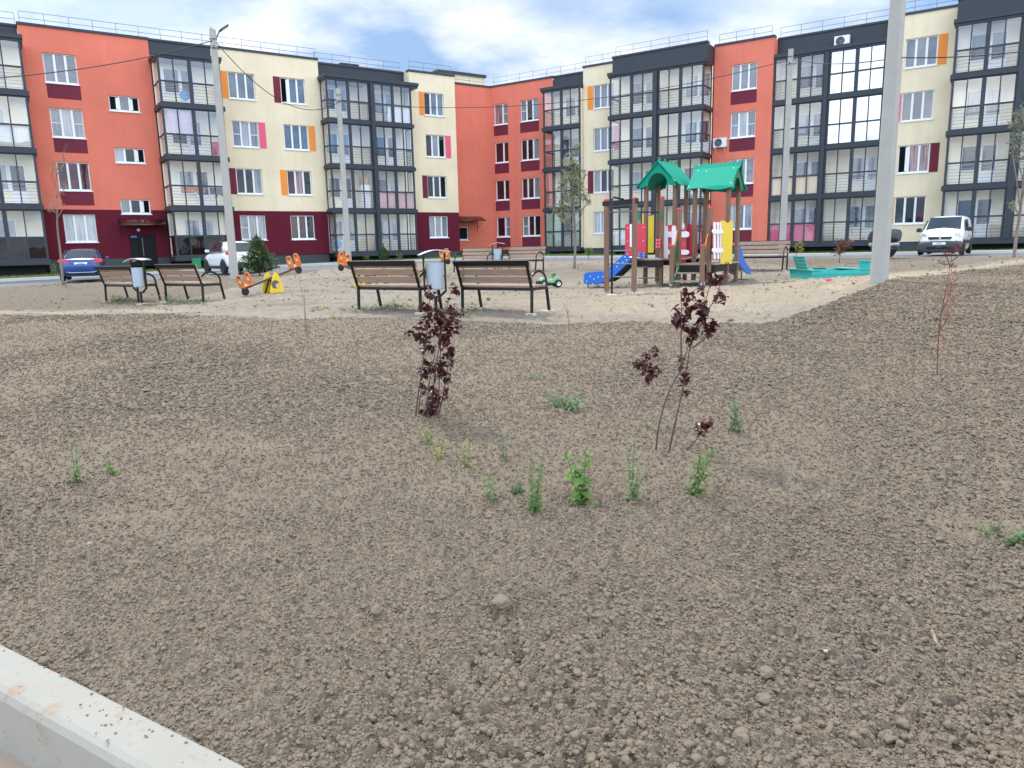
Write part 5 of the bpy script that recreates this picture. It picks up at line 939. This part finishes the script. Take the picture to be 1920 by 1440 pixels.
def leaf(mb, p, d, up, L, shape, m=0, fold=.35, droop=.25):
    d = Vector(d).normalized(); s = d.cross(Vector(up));
    if s.length < .05: s = d.cross(Vector((1, .3, 0)))
    s.normalize(); n = s.cross(d); p = Vector(p)
    def P(x, y): return p + d * (x * L) + s * (y * L) + n * ((abs(y) * fold - droop * x * x) * L)
    mid = [P(x, 0) for x, y in shape]; a = [P(x, y) for x, y in shape[1:-1]]; b = [P(x, -y) for x, y in shape[1:-1]]
    k = len(a); vs = [mid[0], mid[-1]] + a + b + mid[1:-1]; f = []
    A = lambda i: 2 + i; Bq = lambda i: 2 + k + i; Mq = lambda i: 2 + 2 * k + i
    f += [(0, Mq(0), A(0)), (0, Bq(0), Mq(0))]
    for i in range(k - 1): f += [(Mq(i), Mq(i + 1), A(i + 1), A(i)), (Mq(i), Bq(i), Bq(i + 1), Mq(i + 1))]
    f += [(Mq(k - 1), 1, A(k - 1)), (Mq(k - 1), Bq(k - 1), 1)]; mb.add(vs, f, m)
def rv(): return Vector((random.gauss(0, 1), random.gauss(0, 1), random.gauss(0, 1))).normalized()
def gp(px, py):
    Y = 8.
    lo, hi = 1.2, 80.
    for _ in range(50):
        Y = (lo + hi) / 2; q = at(px, py, Y)
        if q.z > zg(q.x, q.y): lo = Y
        else: hi = Y
    return at(px, py, Y)
def smooth_path(pts, n=4):
    out = []; m = len(pts)
    for i in range(m - 1):
        p0, p1, p2, p3 = pts[max(i - 1, 0)], pts[i], pts[i + 1], pts[min(i + 2, m - 1)]
        for j in range(n):
            t = j / n; out.append(.5 * ((2 * p1) + (p2 - p0) * t + (2 * p0 - 5 * p1 + 4 * p2 - p3) * t * t + (3 * p1 - p0 - 3 * p2 + p3) * t ** 3))
    return out + [pts[-1]]
def shrub(name, label, cat, base, stems, zones, lm, sm, L, shape, r0=.006, twig=.10, group=None, perm=4, fold=.35, loose=0):
    """base px; stems: px polylines; zones: (px, py, rx, ry, twigs); plants stand at the depth where the base meets the ground"""
    b = gp(*base); Y = b.y; t = thing(name, label, cat, b, 0, group); sb, fb = MB(), MB(); paths = []
    for st in stems:
        y0 = Y + random.uniform(-.05, .05); pts = [at(x, y, y0 + random.uniform(-.04, .04) * (Y / 6)) - b for x, y in st]; 
        if st[0][1] > base[1] - 14: pts[0].z = zg(b.x + pts[0].x, b.y + pts[0].y) - b.z - .03
        
        pp = smooth_path(pts); paths += pp; n = len(pp); sb.tube(pp, [r0 * (1 - .75 * i / n) for i in range(n)], 6)
    for zx, zy, rx, ry, cnt in zones:
        for _ in range(max(1, round(cnt * .88))):
            a, q = random.uniform(0, 2 * PI), math.sqrt(random.random()); e = at(zx + rx * q * math.cos(a), zy + ry * q * math.sin(a), Y + random.uniform(-1, 1) * rx / F * Y * .8) - b
            cand = [p for p in paths if p.z < e.z + .03] or paths; s = min(cand, key=lambda p: (p - e).length + .25 * abs(p.z - e.z + twig * .6)); md = (s + e) / 2 + rv() * .01 - Vector((0, 0, .01)); sb.tube([s, md, e], [r0 * .32, r0 * .25, r0 * .15], 4, caps=False)
            ln = (e - s).length; nl = max(3, min(perm + 3, int(ln / (L * .36)) + 2))
            for i in range(nl):
                f = 1 - i / nl * min(1, .75); p = s.lerp(e, f); d = ((e - s).normalized() * .5 + rv() * .9 + Vector((0, 0, -.05))); 
                leaf(fb, p + rv() * loose, d, Vector((0, 0, 1)) + rv() * .6, L * random.uniform(.6, 1.15), shape, 0, fold, random.uniform(.05, .45))
    sb.build('stem', sm, t, smooth=True); fb.build('foliage', lm, t); return t
shrub('purple_shrub', 'dense dark purple leaved shrub in the soil left of the centre, before the near bin', 'shrub', (795, 790), [[(777, 792), (784, 740), (793, 680), (803, 600), (806, 545)], [(783, 790), (786, 760), (790, 730)], [(806, 786), (812, 730), (822, 660), (832, 600), (846, 545)], [(812, 786), (822, 740), (824, 700), (826, 640), (824, 570)], [(818, 784), (830, 745), (838, 700), (842, 660)], [(800, 786), (802, 740), (810, 690), (818, 650)]],
      [(806, 566, 20, 30, 15), (850, 550, 14, 26, 8), (790, 625, 26, 20, 16), (835, 610, 30, 35, 34), (812, 595, 24, 24, 14), (868, 594, 10, 8, 3), (795, 650, 14, 12, 7), (836, 665, 15, 26, 20), (800, 690, 13, 18, 9), (832, 705, 15, 20, 16), (822, 738, 14, 14, 12), (803, 765, 14, 14, 10), (770, 620, 8, 8, 3), (812, 685, 18, 12, 9), (795, 730, 9, 16, 5), (812, 760, 14, 14, 8)], 'leaf_purple', 'stem_brown', .050, LOBED, .0075, group='purple leaved shrubs in the soil')
shrub('purple_shrub', 'open dark purple shrub on two long leaning bare stems', 'shrub', (1240, 855), [[(1229, 850), (1235, 800), (1252, 740), (1277, 690), (1290, 650), (1297, 615)], [(1252, 858), (1262, 810), (1278, 740), (1288, 690), (1295, 650), (1318, 600), (1340, 560), (1352, 530)], [(1278, 690), (1277, 640), (1278, 580), (1276, 545)], [(1292, 650), (1305, 620), (1318, 580), (1330, 540)], [(1252, 858), (1285, 845), (1305, 825), (1318, 800)], [(1298, 652), (1316, 640), (1328, 625)]],
      [(1280, 570, 16, 26, 9), (1312, 570, 22, 30, 11), (1322, 605, 24, 18, 14), (1290, 612, 22, 14, 8), (1350, 560, 12, 12, 4), (1348, 525, 10, 8, 3), (1338, 522, 14, 20, 4), (1265, 600, 12, 10, 4), (1296, 640, 12, 14, 5), (1274, 678, 9, 8, 2), (1280, 705, 10, 10, 3), (1286, 728, 12, 10, 3), (1312, 802, 16, 14, 3), (1335, 792, 8, 5, 2), (1330, 622, 10, 8, 4)], 'leaf_purple', 'stem_brown', .056, LOBED, .0075, group='purple leaved shrubs in the soil')
shrub('purple_shrub', 'small purple sprig alone left of the leaning shrub', 'shrub', (1203, 795), [[(1203, 797), (1204, 760), (1208, 715), (1216, 685), (1226, 660)]], [(1216, 680, 18, 18, 10), (1190, 682, 8, 7, 3), (1228, 660, 6, 10, 4), (1212, 705, 12, 8, 4), (1232, 698, 8, 6, 2)], 'leaf_purple', 'stem_tan', .052, LOBED, .004, group='purple leaved shrubs in the soil')
shrub('dying_sapling', 'thin leaning sapling with withered reddish leaves in front of the van', 'sapling', (1757, 708), [[(1757, 710), (1759, 650), (1763, 600), (1773, 545), (1781, 500), (1785, 475)], [(1783, 490), (1795, 482), (1806, 470)], [(1781, 500), (1774, 478), (1770, 470)], [(1766, 585), (1778, 560), (1786, 530)], [(1761, 620), (1772, 605), (1780, 590)]],
      [(1793, 463, 9, 15, 24), (1815, 447, 14, 5, 5), (1772, 472, 8, 8, 5), (1788, 500, 12, 12, 6), (1764, 492, 5, 14, 4)], 'leaf_red', 'stem_brown', .03, LANCE, .006)
o = [x for x in bpy.data.objects if x.name.startswith('dying_sapling')][0]; fb = MB(); b_ = Vector(o.location)
for _ in range(380):
    zx, zy = random.choice(((1776, 595, 16, 16), (1768, 625, 14, 22), (1760, 650, 8, 18), (1784, 535, 10, 10), (1776, 560, 10, 10)))[:2]; e = at(zx + random.gauss(0, 8), zy + random.gauss(0, 14), b_.y + random.gauss(0, .05)) - b_; leaf(fb, e, rv(), rv(), random.uniform(.014, .034), LANCE)
fb.build('withered_foliage', 'leaf_dead', o)
for lb, st, zn, lm in (('bare thin twig sapling with two stems in front of the left seesaw', [[(576, 632), (572, 580), (566, 545), (556, 505)], [(577, 632), (572, 600), (571, 560), (570, 530)], [(575, 634), (580, 615), (583, 608)]], [(577, 622, 10, 14, 5)], 'leaf_brown'), ('single bare twig standing in the dirt right of the near bench', [[(1066, 640), (1066, 605), (1064, 580), (1061, 558)], [(1065, 590), (1059, 575), (1057, 566)]], [(1066, 590, 4, 16, 3)], 'leaf_brown'), ('short bare twig right of the taller single twig', [[(1092, 625), (1091, 605), (1092, 590)]], [(1092, 596, 2, 6, 1)], 'leaf_brown')):
    shrub('twig_sapling', lb, 'sapling', st[0][0], st, zn, lm, 'stem_tan', .028, LANCE, .006, group='bare twig saplings')
# weeds
def weed(label, base, top, wpx, lm, style='leafy', n=30, L=None, lean=0, stems=1, sm='stem_green'):
    b = gp(*base); k = b.length / F * 1.0; h = (base[1] - top) * k * 1.03; w = wpx * k; t = thing('weed', label, 'weed', b, 0, 'weeds in the soil'); sb, fb = MB(), MB(); L = (L or w * .42) * 1.02
    for s in range(stems):
        a = random.uniform(0, 2 * PI); ex = w * random.uniform(.2, .45) * (stems > 1); hh = h * (1 if s == 0 else random.uniform(.5, .9))
        P = [Vector((0, 0, -.02)), Vector((lean * .4 + ex * math.cos(a) * .5, ex * math.sin(a) * .5, hh * .45)), Vector((lean + ex * math.cos(a), ex * math.sin(a), hh * .97))]; pp = smooth_path(P, 5); sb.tube(pp, [.0030 * (1 - .7 * i / len(pp)) * (1 + h) for i in range(len(pp))], 5)
        m = max(5, int(n * 1.6) // stems)
        for i in range(m):
            f = .08 + .92 * (i / m) ** .9; p = pp[min(len(pp) - 1, int(f * (len(pp) - 1)))]; an = i * 2.4 + random.uniform(-.4, .4); ll = L * (1.05 - .62 * f if style != 'tufty' else .5 + .6 * f) * random.uniform(.7, 1.2); d = Vector((math.cos(an), math.sin(an), random.uniform(-.35, .9)))
            shp = {'leafy': OVAL, 'broad': BROAD, 'narrow': LANCE, 'tufty': LANCE, 'fine': THIN, 'rosette': BROAD}[style]
            q = p + Vector((d.x, d.y, d.z * .4)).normalized() * ll * random.uniform(0, .35); leaf(fb, q, d, Vector((0, -.35, 1)) + rv() * .55, ll, shp, 0, .25, random.uniform(.1, .6))
    sb.build('stem', sm, t); fb.build('foliage', lm, t); return t
for a in (('pale bushy weed in the left soil, the taller of a pair', (143, 906), 838, 50, 'leaf_pale', 'leafy', 70, .05, 0, 4), ('short bright green weed in the left soil, right of the taller pale one', (215, 889), 856, 34, 'leaf_bright', 'leafy', 34, .045, 0, 2), ('bright green weed at the foot of the dense purple shrub', (806, 838), 792, 34, 'leaf_bright', 'leafy', 30, .055, 0, 2), ('yellow green weed below the dense purple shrub', (824, 866), 812, 38, 'leaf_yellow', 'leafy', 36, .045, 0, 3),
          ('thin straggly yellowish weed right of the dense purple shrub', (876, 882), 797, 32, 'leaf_yellow', 'narrow', 36, .045, -.02, 2), ('small grey green spiky weed between the purple shrubs', (944, 862), 808, 24, 'leaf_blue', 'fine', 60, .06, -.02, 2), ('tiny two leaf green weed, leftmost of the front row', (918, 936), 890, 26, 'leaf_green', 'broad', 9, .06, 0, 1), ('low round blue green weed in the front row', (968, 926), 897, 36, 'leaf_blue', 'leafy', 46, .045, 0, 5), ('upright dark green weed in the middle of the front row', (1002, 957), 856, 44, 'leaf_green', 'leafy', 70, .055, .02, 3),
          ('largest weed, bright green with broad leaves, in the front row', (1092, 946), 834, 88, 'leaf_bright', 'broad', 64, .072, 0, 5), ('weed with yellowing lower leaves right of the largest weed', (1187, 941), 826, 56, 'leaf_pale', 'leafy', 90, .05, .02, 5), ('weed with one large bright leaf under the leaning purple shrub', (1300, 932), 828, 64, 'leaf_green', 'narrow', 80, .075, .03, 5), ('upright blue green weed right of the leaning purple shrub', (1378, 814), 738, 46, 'leaf_blue', 'leafy', 62, .07, .01, 2),
          ('wide low grey green weed between the purple shrubs', (1062, 768), 728, 110, 'leaf_blue', 'narrow', 90, .10, .02, 9), ('faint grey weed behind the wide low one', (1000, 716), 694, 36, 'leaf_pale', 'narrow', 26, .08, 0, 3), ('broad leaved blue green weed at the right edge of the soil', (1893, 1030), 985, 60, 'leaf_blue', 'rosette', 26, .075, .02, 4), ('fine leaved green weed beside the one at the right edge', (1862, 1015), 980, 60, 'leaf_pale', 'fine', 90, .06, 0, 6), ('tiny pale sprout left of the leaning purple shrub', (1216, 806), 785, 24, 'leaf_pale', 'narrow', 12, .05, 0, 2), ('tiny yellow sprout alone in the right soil', (1736, 893), 884, 16, 'leaf_yellow', 'leafy', 8, .03, 0, 1),
          ('small weed in the soil far right beyond the dying sapling', (1878, 606), 592, 26, 'leaf_pale', 'fine', 40, .09, 0, 4), ('low yellowish sprout in front of the near left bench', (624, 597), 588, 14, 'leaf_yellow', 'narrow', 20, .07, 0, 3)): weed(*a)
# weed patches under the benches: ground cover nobody could count
def cover(name, spots, n, lm, hmax, seed):
    r = random.Random(seed); fb = MB()
    for _ in range(n):
        px, py, rx, ry = r.choice(spots); b = gp(px + r.gauss(0, rx), py + r.gauss(0, ry)); k = r.randint(4, 9); hh = hmax * r.uniform(.25, 1)
        for i in range(k):
            an = r.uniform(0, 2 * PI); z = hh * i / k; leaf(fb, b + Vector((r.gauss(0, .03), r.gauss(0, .03), z)), (math.cos(an), math.sin(an), r.uniform(.1, 1)), (0, 0, 1), r.uniform(.04, .085), OVAL)
    return tag(fb.build(name, lm, None), kind='stuff')
cover('weed_cover', [(680, 581, 24, 3), (735, 577, 16, 3), (745, 576, 14, 4), (610, 583, 18, 2), (860, 586, 30, 3)], 70, 'leaf_green', .14, 3)
cover('weed_cover', [(215, 566, 20, 3), (220, 562, 8, 4), (300, 568, 22, 3), (320, 564, 6, 5), (360, 570, 14, 2)], 80, 'leaf_green', .2, 4)
# trees
def tree(name, label, base, trunk, limbs, zones, lm, sm, L, r0, n_leaf, shape=LANCE, cat='tree'):
    b = at(*base); b.z = zg(b.x, b.y); Y = b.y; t = thing(name, label, cat, b, 0); sb, fb = MB(), MB(); S_ = Y / F
    pts = smooth_path([at(x, y, Y + (i > 0) * random.uniform(-.1, .1)) - b for i, (x, y) in enumerate(trunk)]); pts[0] = Vector((0, 0, -.1)); sb.tube(pts, [r0 * (1 - .85 * i / len(pts)) for i in range(len(pts))], 8); allp = list(pts)
    for lmb in limbs:
        s = min(pts, key=lambda p: (p - (at(*lmb[0], Y) - b)).length); pp = smooth_path([s] + [at(x, y, Y + random.uniform(-.4, .4)) - b for x, y in lmb[1:]]); sb.tube(pp, [r0 * .4 * (1 - .8 * i / len(pp)) for i in range(len(pp))], 5); allp += pp
    for zx, zy, rx, ry, cnt in zones:
        for _ in range(cnt):
            a, q = random.uniform(0, 2 * PI), math.sqrt(random.random()); e = at(zx + rx * q * math.cos(a), zy + ry * q * math.sin(a), Y + random.uniform(-1, 1) * rx * S_ * .8) - b
            c = [p for p in allp if p.z < e.z] or allp; s = min(c, key=lambda p: (p - e).length); md = (s + e) / 2 + rv() * .06; sb.tube([s, md, e], [r0 * .14, r0 * .1, r0 * .05], 4, caps=False)
            for i in range(n_leaf):
                f = random.uniform(.25, 1.05); p = s.lerp(md, f * 2) if f < .5 else md.lerp(e, f * 2 - 1); leaf(fb, p + rv() * .03, (e - s).normalized() * .7 + rv() * .8 + Vector((0, 0, -.2)), rv(), L * random.uniform(.6, 1.2), shape)
    sb.build('trunk', sm, t, smooth=True); fb.build('crown', lm, t); return t
tree('young_tree', 'thin young tree with very few leaves before the blue car', (118, 535, 24.5), [(118, 535), (114, 480), (108, 430), (107, 390), (104, 350), (108, 310)], [((107, 400), (97, 390), (92, 372)), ((108, 405), (116, 395), (122, 382)), ((105, 370), (118, 358), (124, 345)), ((107, 395), (98, 396), (92, 394)), ((105, 350), (98, 330), (100, 300)), ((106, 330), (116, 315), (120, 305))],
     [(112, 305, 10, 22, 7), (95, 393, 7, 5, 3), (122, 345, 5, 10, 3), (80, 365, 8, 10, 2), (120, 275, 4, 6, 2), (104, 345, 18, 40, 9)], 'leaf_olive', 'stem_grey', .075, .042, 5, OVAL)
tree('willow_tree', 'slender young willow with a feathery pale crown near the building corner', (1077, 502, 27), [(1077, 502), (1079, 440), (1076, 400), (1074, 350), (1073, 300), (1072, 275)], [((1078, 440), (1064, 415), (1050, 385)), ((1077, 425), (1092, 400), (1100, 375)), ((1076, 400), (1058, 370), (1046, 345)), ((1075, 390), (1090, 355), (1098, 320)), ((1074, 350), (1062, 320), (1058, 290)), ((1078, 432), (1056, 410), (1040, 400)), ((1076, 405), (1100, 385), (1108, 365))],
     [(1070, 310, 18, 28, 46), (1068, 350, 24, 28, 58), (1060, 385, 26, 22, 40), (1086, 340, 14, 40, 30), (1098, 370, 10, 16, 10), (1045, 385, 12, 14, 12), (1082, 280, 8, 14, 6), (1062, 410, 16, 12, 8)], 'leaf_willow', 'stem_grey', .11, .052, 7)
tree('leaning_tree', 'leaning young tree with silvery leaves at the right edge', (1901, 485, 24.5), [(1901, 485), (1906, 440), (1913, 395), (1918, 350), (1922, 300), (1926, 250), (1930, 190)], [((1912, 400), (1905, 330), (1898, 280), (1900, 240)), ((1916, 370), (1930, 330), (1945, 280)), ((1910, 410), (1900, 385), (1888, 380)), ((1918, 340), (1908, 290), (1912, 220))],
     [(1908, 250, 18, 46, 60), (1930, 230, 26, 50, 50), (1925, 310, 24, 30, 20), (1896, 384, 10, 10, 7), (1900, 290, 8, 14, 10), (1945, 300, 20, 40, 20)], 'leaf_silver', 'stem_grey', .10, .055, 7)
for lb, base, trunk, zones, lm in (('yellow green shrub right of the bench under the pole', (1492, 493, 25.5), [(1492, 493), (1493, 475), (1496, 460)], [(1497, 465, 9, 10, 26), (1505, 455, 5, 5, 6)], 'leaf_olive'), ('brownish leaved shrub between the bench and the thick pole', (1573, 497, 25), [(1573, 497), (1576, 475), (1580, 460)], [(1578, 462, 14, 14, 40), (1592, 458, 8, 8, 6), (1568, 470, 8, 8, 6)], 'leaf_brown'), ('green bush against the plinth right of the willow', (1103, 480, 44), [(1103, 480), (1103, 472), (1104, 466)], [(1104, 471, 8, 7, 40)], 'leaf_green'), ('pale bush by the wall behind the young tree', (100, 512, 38.5), [(100, 512), (100, 505), (101, 498)], [(100, 504, 6, 9, 34)], 'leaf_pale'), ('leafy sprout on the verge behind the seesaw', (686, 486, 46), [(686, 486), (686, 481)], [(686, 483, 5, 4, 16)], 'leaf_bright'), ('slender weedy bush right of the conifer', (748, 486, 46), [(748, 486), (748, 480)], [(749, 481, 5, 6, 18)], 'leaf_pale')):
    tree('bush', lb, base, trunk, [], zones, lm, 'stem_brown', .10, .016, 6, OVAL, 'bush')
def conifer(label, base, top, wpx, thuja=False):
    b = at(*base); b.z = zg(b.x, b.y); k = b.length / F; h = (base[1] - top) * k; w = wpx * k / 2; t = thing('thuja' if thuja else 'spruce_tree', label, 'tree', b); sb, fb = MB(), MB(); sb.tube([(0, 0, -.05), (0, 0, h * .97)], [.03, .008], 6)
    if thuja:
        for _ in range(2600):
            f = random.random(); rr = w * math.sin(min(1, f * 1.15 + .12) * PI) ** .7 * (.75 + .25 * random.random()) * (1 - .25 * f); a = random.uniform(0, 2 * PI); leaf(fb, (rr * math.cos(a), rr * math.sin(a), .03 + f * h), (math.cos(a) * .5, math.sin(a) * .5, 1), (math.cos(a), math.sin(a), 0), random.uniform(.06, .13), LANCE, 1 if random.random() < .2 else 0)
    else:
        nw = 15
        for i in range(nw):
            f = i / nw; z = .10 + f * h * .88; R0 = w * (1 - f) ** .62 * (1.0 if f < .45 else .72) + .05; nb = 12 if f < .5 else 8
            for j in range(nb):
                a = 2 * PI * (j + random.random() * .6) / nb + i; R1 = R0 * random.uniform(.72, 1.08); d = Vector((math.cos(a), math.sin(a), random.uniform(.12, .45))).normalized(); e = Vector((0, 0, z)) + d * R1; sb.tube([(0, 0, z), e], [.008, .003], 4, caps=False)
                for q in range(int(26 * R1 / .5) + 6):
                    u = random.uniform(.2, 1.02); p = Vector((0, 0, z)).lerp(e, u); sd = (d * .8 + rv() * .8); m = 1 if u > .82 and random.random() < .6 else 0; leaf(fb, p, sd, rv(), random.uniform(.07, .13), [(0, 0), (.3, .11), (.7, .09), (1, 0)], m)
        for _ in range(40): leaf(fb, (0, 0, h * random.uniform(.85, .98)), (random.gauss(0, .5), random.gauss(0, .5), 1), rv(), .09, LANCE, 1)
    sb.build('trunk', 'stem_brown', t); fb.build('crown', ['needle', 'needle_tip'], t); return t
conifer('small spruce tree right of the lamp pole, hiding part of the white car', (487, 518, 28.3), 447, 70); conifer('dark rounded conifer on the verge behind the near left bench', (720, 488, 45.5), 458, 21, True)
# verge grass
def verge():
    n = 42000; X = rng.uniform(-34, 32, n); D = 41.25 + 7.2 * rng.random(n) ** 1.3; keep = fbm(X * .8, D * .8, 140) > .33; X, D = X[keep], D[keep]; n = len(X); Y = vline(D, X); Z = zgrid(X, Y) + .018; H = rng.uniform(.03, .11, n) * (.6 + 1.1 * fbm(X * .5, D * .5, 150)); A = rng.uniform(0, 2 * PI, n); w = .018
    lx, ly = rng.normal(0, .05, n), rng.normal(0, .05, n); V = np.stack([np.stack([X - w * np.cos(A), Y - w * np.sin(A), Z], 1), np.stack([X + w * np.cos(A), Y + w * np.sin(A), Z], 1), np.stack([X + lx, Y + ly, Z + H], 1)], 1).reshape(-1, 3)
    me = bpy.data.meshes.new('grass'); me.from_pydata(V.tolist(), [], np.arange(3 * n).reshape(-1, 3).tolist()); me.materials.append(MAT['grass_blade']); o = bpy.data.objects.new('grass', me); C.objects.link(o); tag(o, kind='stuff')
verge()
# ------------------------------------------------------------------ odds and ends on the soil
plain('clod_soil', (.19, .15, .115), .95, bs=60, bd=.01, vs=20, var=.2); plain('stone_pale', (.42, .38, .32), .8, vs=20); plain('stone_grey', (.30, .30, .29), .8, vs=20); plain('root_tan', (.36, .26, .17), .85, vs=25)
def lump(name, label, cat, px, r, mat, flat=.6, seed=0, grp=None):
    b = gp(*px); bm = bmesh.new(); bmesh.ops.create_icosphere(bm, subdivisions=3, radius=1); r_ = random.Random(seed); o = [(r_.uniform(2, 5), r_.uniform(0, 6), Vector((r_.gauss(0, 1), r_.gauss(0, 1), r_.gauss(0, 1)))) for _ in range(9)]
    for v in bm.verts:
        c = v.co.copy(); k = 1 + sum(.07 * math.sin(f * c.dot(d) + ph) for f, ph, d in o) + (.10 * (random.random() - .5) if name == 'clod' else 0); v.co = Vector((c.x * k * r, c.y * k * r * .85, c.z * k * r * flat))
    me = bpy.data.meshes.new(name); bm.to_mesh(me); bm.free(); me.materials.append(MAT[mat]); me.polygons.foreach_set('use_smooth', [name == 'clod'] * len(me.polygons)); ob = bpy.data.objects.new(name, me); C.objects.link(ob); ob.location = b + Vector((0, 0, r * flat * .55 + .015)); ob.rotation_euler = (0, 0, seed); tag(ob, label, cat, grp)
for i, (lb, px, r) in enumerate((('dark earth clod in the soil left of the frame centre', (708, 1155), .036), ('long flat earth clod below the frame centre', (942, 1142), .05), ('large earth clod at the bottom of the soil', (1388, 1394), .034), ('earth clod above the large bottom one', (1437, 1272), .03), ('earth clod lying against the kerb corner', (84, 1248), .024), ('rounded earth clod right of the fallen root', (1430, 1322), .026))): lump('clod', lb, 'clod', px, r, 'loose_soil', .6, i + 1, 'earth clods on the soil')
for i, (lb, px, r, m) in enumerate((('tiny white pebble in the soil left of the dark clod', (578, 1140), .006, 'stone_pale'), ('white chip in the lower right soil', (1548, 1228), .008, 'stone_pale'), ('grey stone in the left soil', (170, 1027), .018, 'stone_grey'), ('pale chip near the kerb', (242, 1272), .009, 'stone_grey'), ('grey flat stone in the right soil', (1778, 1037), .014, 'stone_grey'), ('pale stone left of the grey flat one', (1530, 1006), .008, 'stone_pale'), ('pale pebble on the dirt before the climbing frame', (1229, 552), .05, 'stone_pale'), ('small white stone on the dirt behind the bare twigs', (528, 563), .05, 'stone_pale'))): lump('stone', lb, 'stone', px, r, m, .6, i + 20, 'loose stones')
b = gp(1755, 1215); mb = MB(); mb.tube(smooth_path([at(1745, 1195, b.y) - b, at(1750, 1205, b.y - .01) - b, at(1754, 1217, b.y - .03) - b, at(1763, 1228, b.y - .04) - b]), [.005, .006, .006, .004], 7); o = mb.build('root_stick', 'root_tan', None, smooth=True); o.location = b + Vector((0, 0, .03)); tag(o, 'curved pale root lying on the lower right soil', 'root')
# ------------------------------------------------------------------ sky, sun, camera settings
SUN_EL, SUN_AZ = math.radians(56), math.radians(122)   # azimuth measured from +x towards +y: from the left, slightly beyond the building
sd = Vector((math.cos(SUN_EL) * math.cos(SUN_AZ), math.cos(SUN_EL) * math.sin(SUN_AZ), math.sin(SUN_EL)))
su_ = bpy.data.lights.new('sun', 'SUN'); su_.energy = SUN_E = 2.7; su_.angle = math.radians(4); su_.color = (1, .955, .88); so_ = bpy.data.objects.new('sun', su_); C.objects.link(so_); so_.rotation_euler = sd.to_track_quat('Z', 'Y').to_euler()
wd = bpy.data.worlds.new('World'); scene.world = wd; wd.use_nodes = True; nt = wd.node_tree; nt.nodes.clear(); N = nt.nodes.new; lk = nt.links.new
out = N('ShaderNodeOutputWorld'); bg = N('ShaderNodeBackground'); bg.inputs[1].default_value = .10; lk(bg.outputs[0], out.inputs[0])
sky = N('ShaderNodeTexSky'); sky.sky_type = 'NISHITA'; sky.sun_disc = False; sky.sun_elevation = SUN_EL; sky.sun_rotation = PI / 2 - SUN_AZ; sky.air_density = 1; sky.dust_density = 1.5; sky.ozone_density = 1
tc = N('ShaderNodeTexCoord'); sx = N('ShaderNodeSeparateXYZ'); lk(tc.outputs['Generated'], sx.inputs[0])
def mth(op, a, b=None):
    m = N('ShaderNodeMath'); m.operation = op
    for i, v in enumerate((a, b)):
        if v is None: continue
        if hasattr(v, 'links'): lk(v, m.inputs[i])
        else: m.inputs[i].default_value = v
    return m.outputs[0]
zz = mth('ADD', mth('MAXIMUM', sx.outputs[2], 0), .22); cx = N('ShaderNodeCombineXYZ'); lk(mth('DIVIDE', sx.outputs[0], zz), cx.inputs[0]); lk(mth('DIVIDE', sx.outputs[1], zz), cx.inputs[1])
def nz(scale, det, off, rough=.55):
    mp = N('ShaderNodeMapping'); mp.inputs['Location'].default_value = off; lk(cx.outputs[0], mp.inputs[0]); n = N('ShaderNodeTexNoise'); n.inputs['Scale'].default_value = scale; n.inputs['Detail'].default_value = det; n.inputs['Roughness'].default_value = rough; lk(mp.outputs[0], n.inputs['Vector']); return n.outputs[0]
def rmp(f, pts):
    r = N('ShaderNodeValToRGB'); e = r.color_ramp.elements
    while len(e) < len(pts): e.new(.5)
    for i, (p, c) in enumerate(pts): e[i].position = p; e[i].color = (c, c, c, 1) if not isinstance(c, tuple) else (*c, 1)
    lk(f, r.inputs[0]); return r.outputs[0]
def mxc(f, a, b):
    m = N('ShaderNodeMix'); m.data_type = 'RGBA'
    for s_, v in ((m.inputs[0], f), (m.inputs[6], a), (m.inputs[7], b)):
        if hasattr(v, 'links'): lk(v, s_)
        elif isinstance(v, float): s_.default_value = v
        else: s_.default_value = (*v, 1)
    return m.outputs[2]
cover_ = rmp(nz(.9, 7, (3.1, 1.2, 0)), [(.40, 0.), (.54, 1.)]); shade = rmp(nz(1.3, 7, (8.4, 2.7, 3)), [(.40, 0.), (.62, 1.)])
BR = CLB = 1.0
cloud = mxc(shade, (6.5, 7.9, 9.9), (12.3, 12.4, 12.4)); skyc = mxc(.55, sky.outputs[0], (3.2, 5.7, 10.0)); col_ = mxc(cover_, skyc, cloud)
# the cloud tops behind the camera face the sun and are brighter than the bases over the building
back = mth('MULTIPLY', mth('ADD', mth('MULTIPLY', sx.outputs[1], -.5), .5), 1.); gain = mth('ADD', mth('MULTIPLY', back, 1.9), .86)
gm = N('ShaderNodeVectorMath'); gm.operation = 'SCALE'; lk(col_, gm.inputs[0]); lk(gain, gm.inputs['Scale']); lk(gm.outputs[0], bg.inputs[0])
scene.view_settings.view_transform = 'Standard'; scene.view_settings.look = 'None'; scene.view_settings.exposure = 0.25; scene.view_settings.gamma = 1
scene.cycles.max_bounces = 6; scene.cycles.transparent_max_bounces = 16; scene.cycles.use_denoising = True; scene.cycles.caustics_reflective = False; scene.cycles.caustics_refractive = False
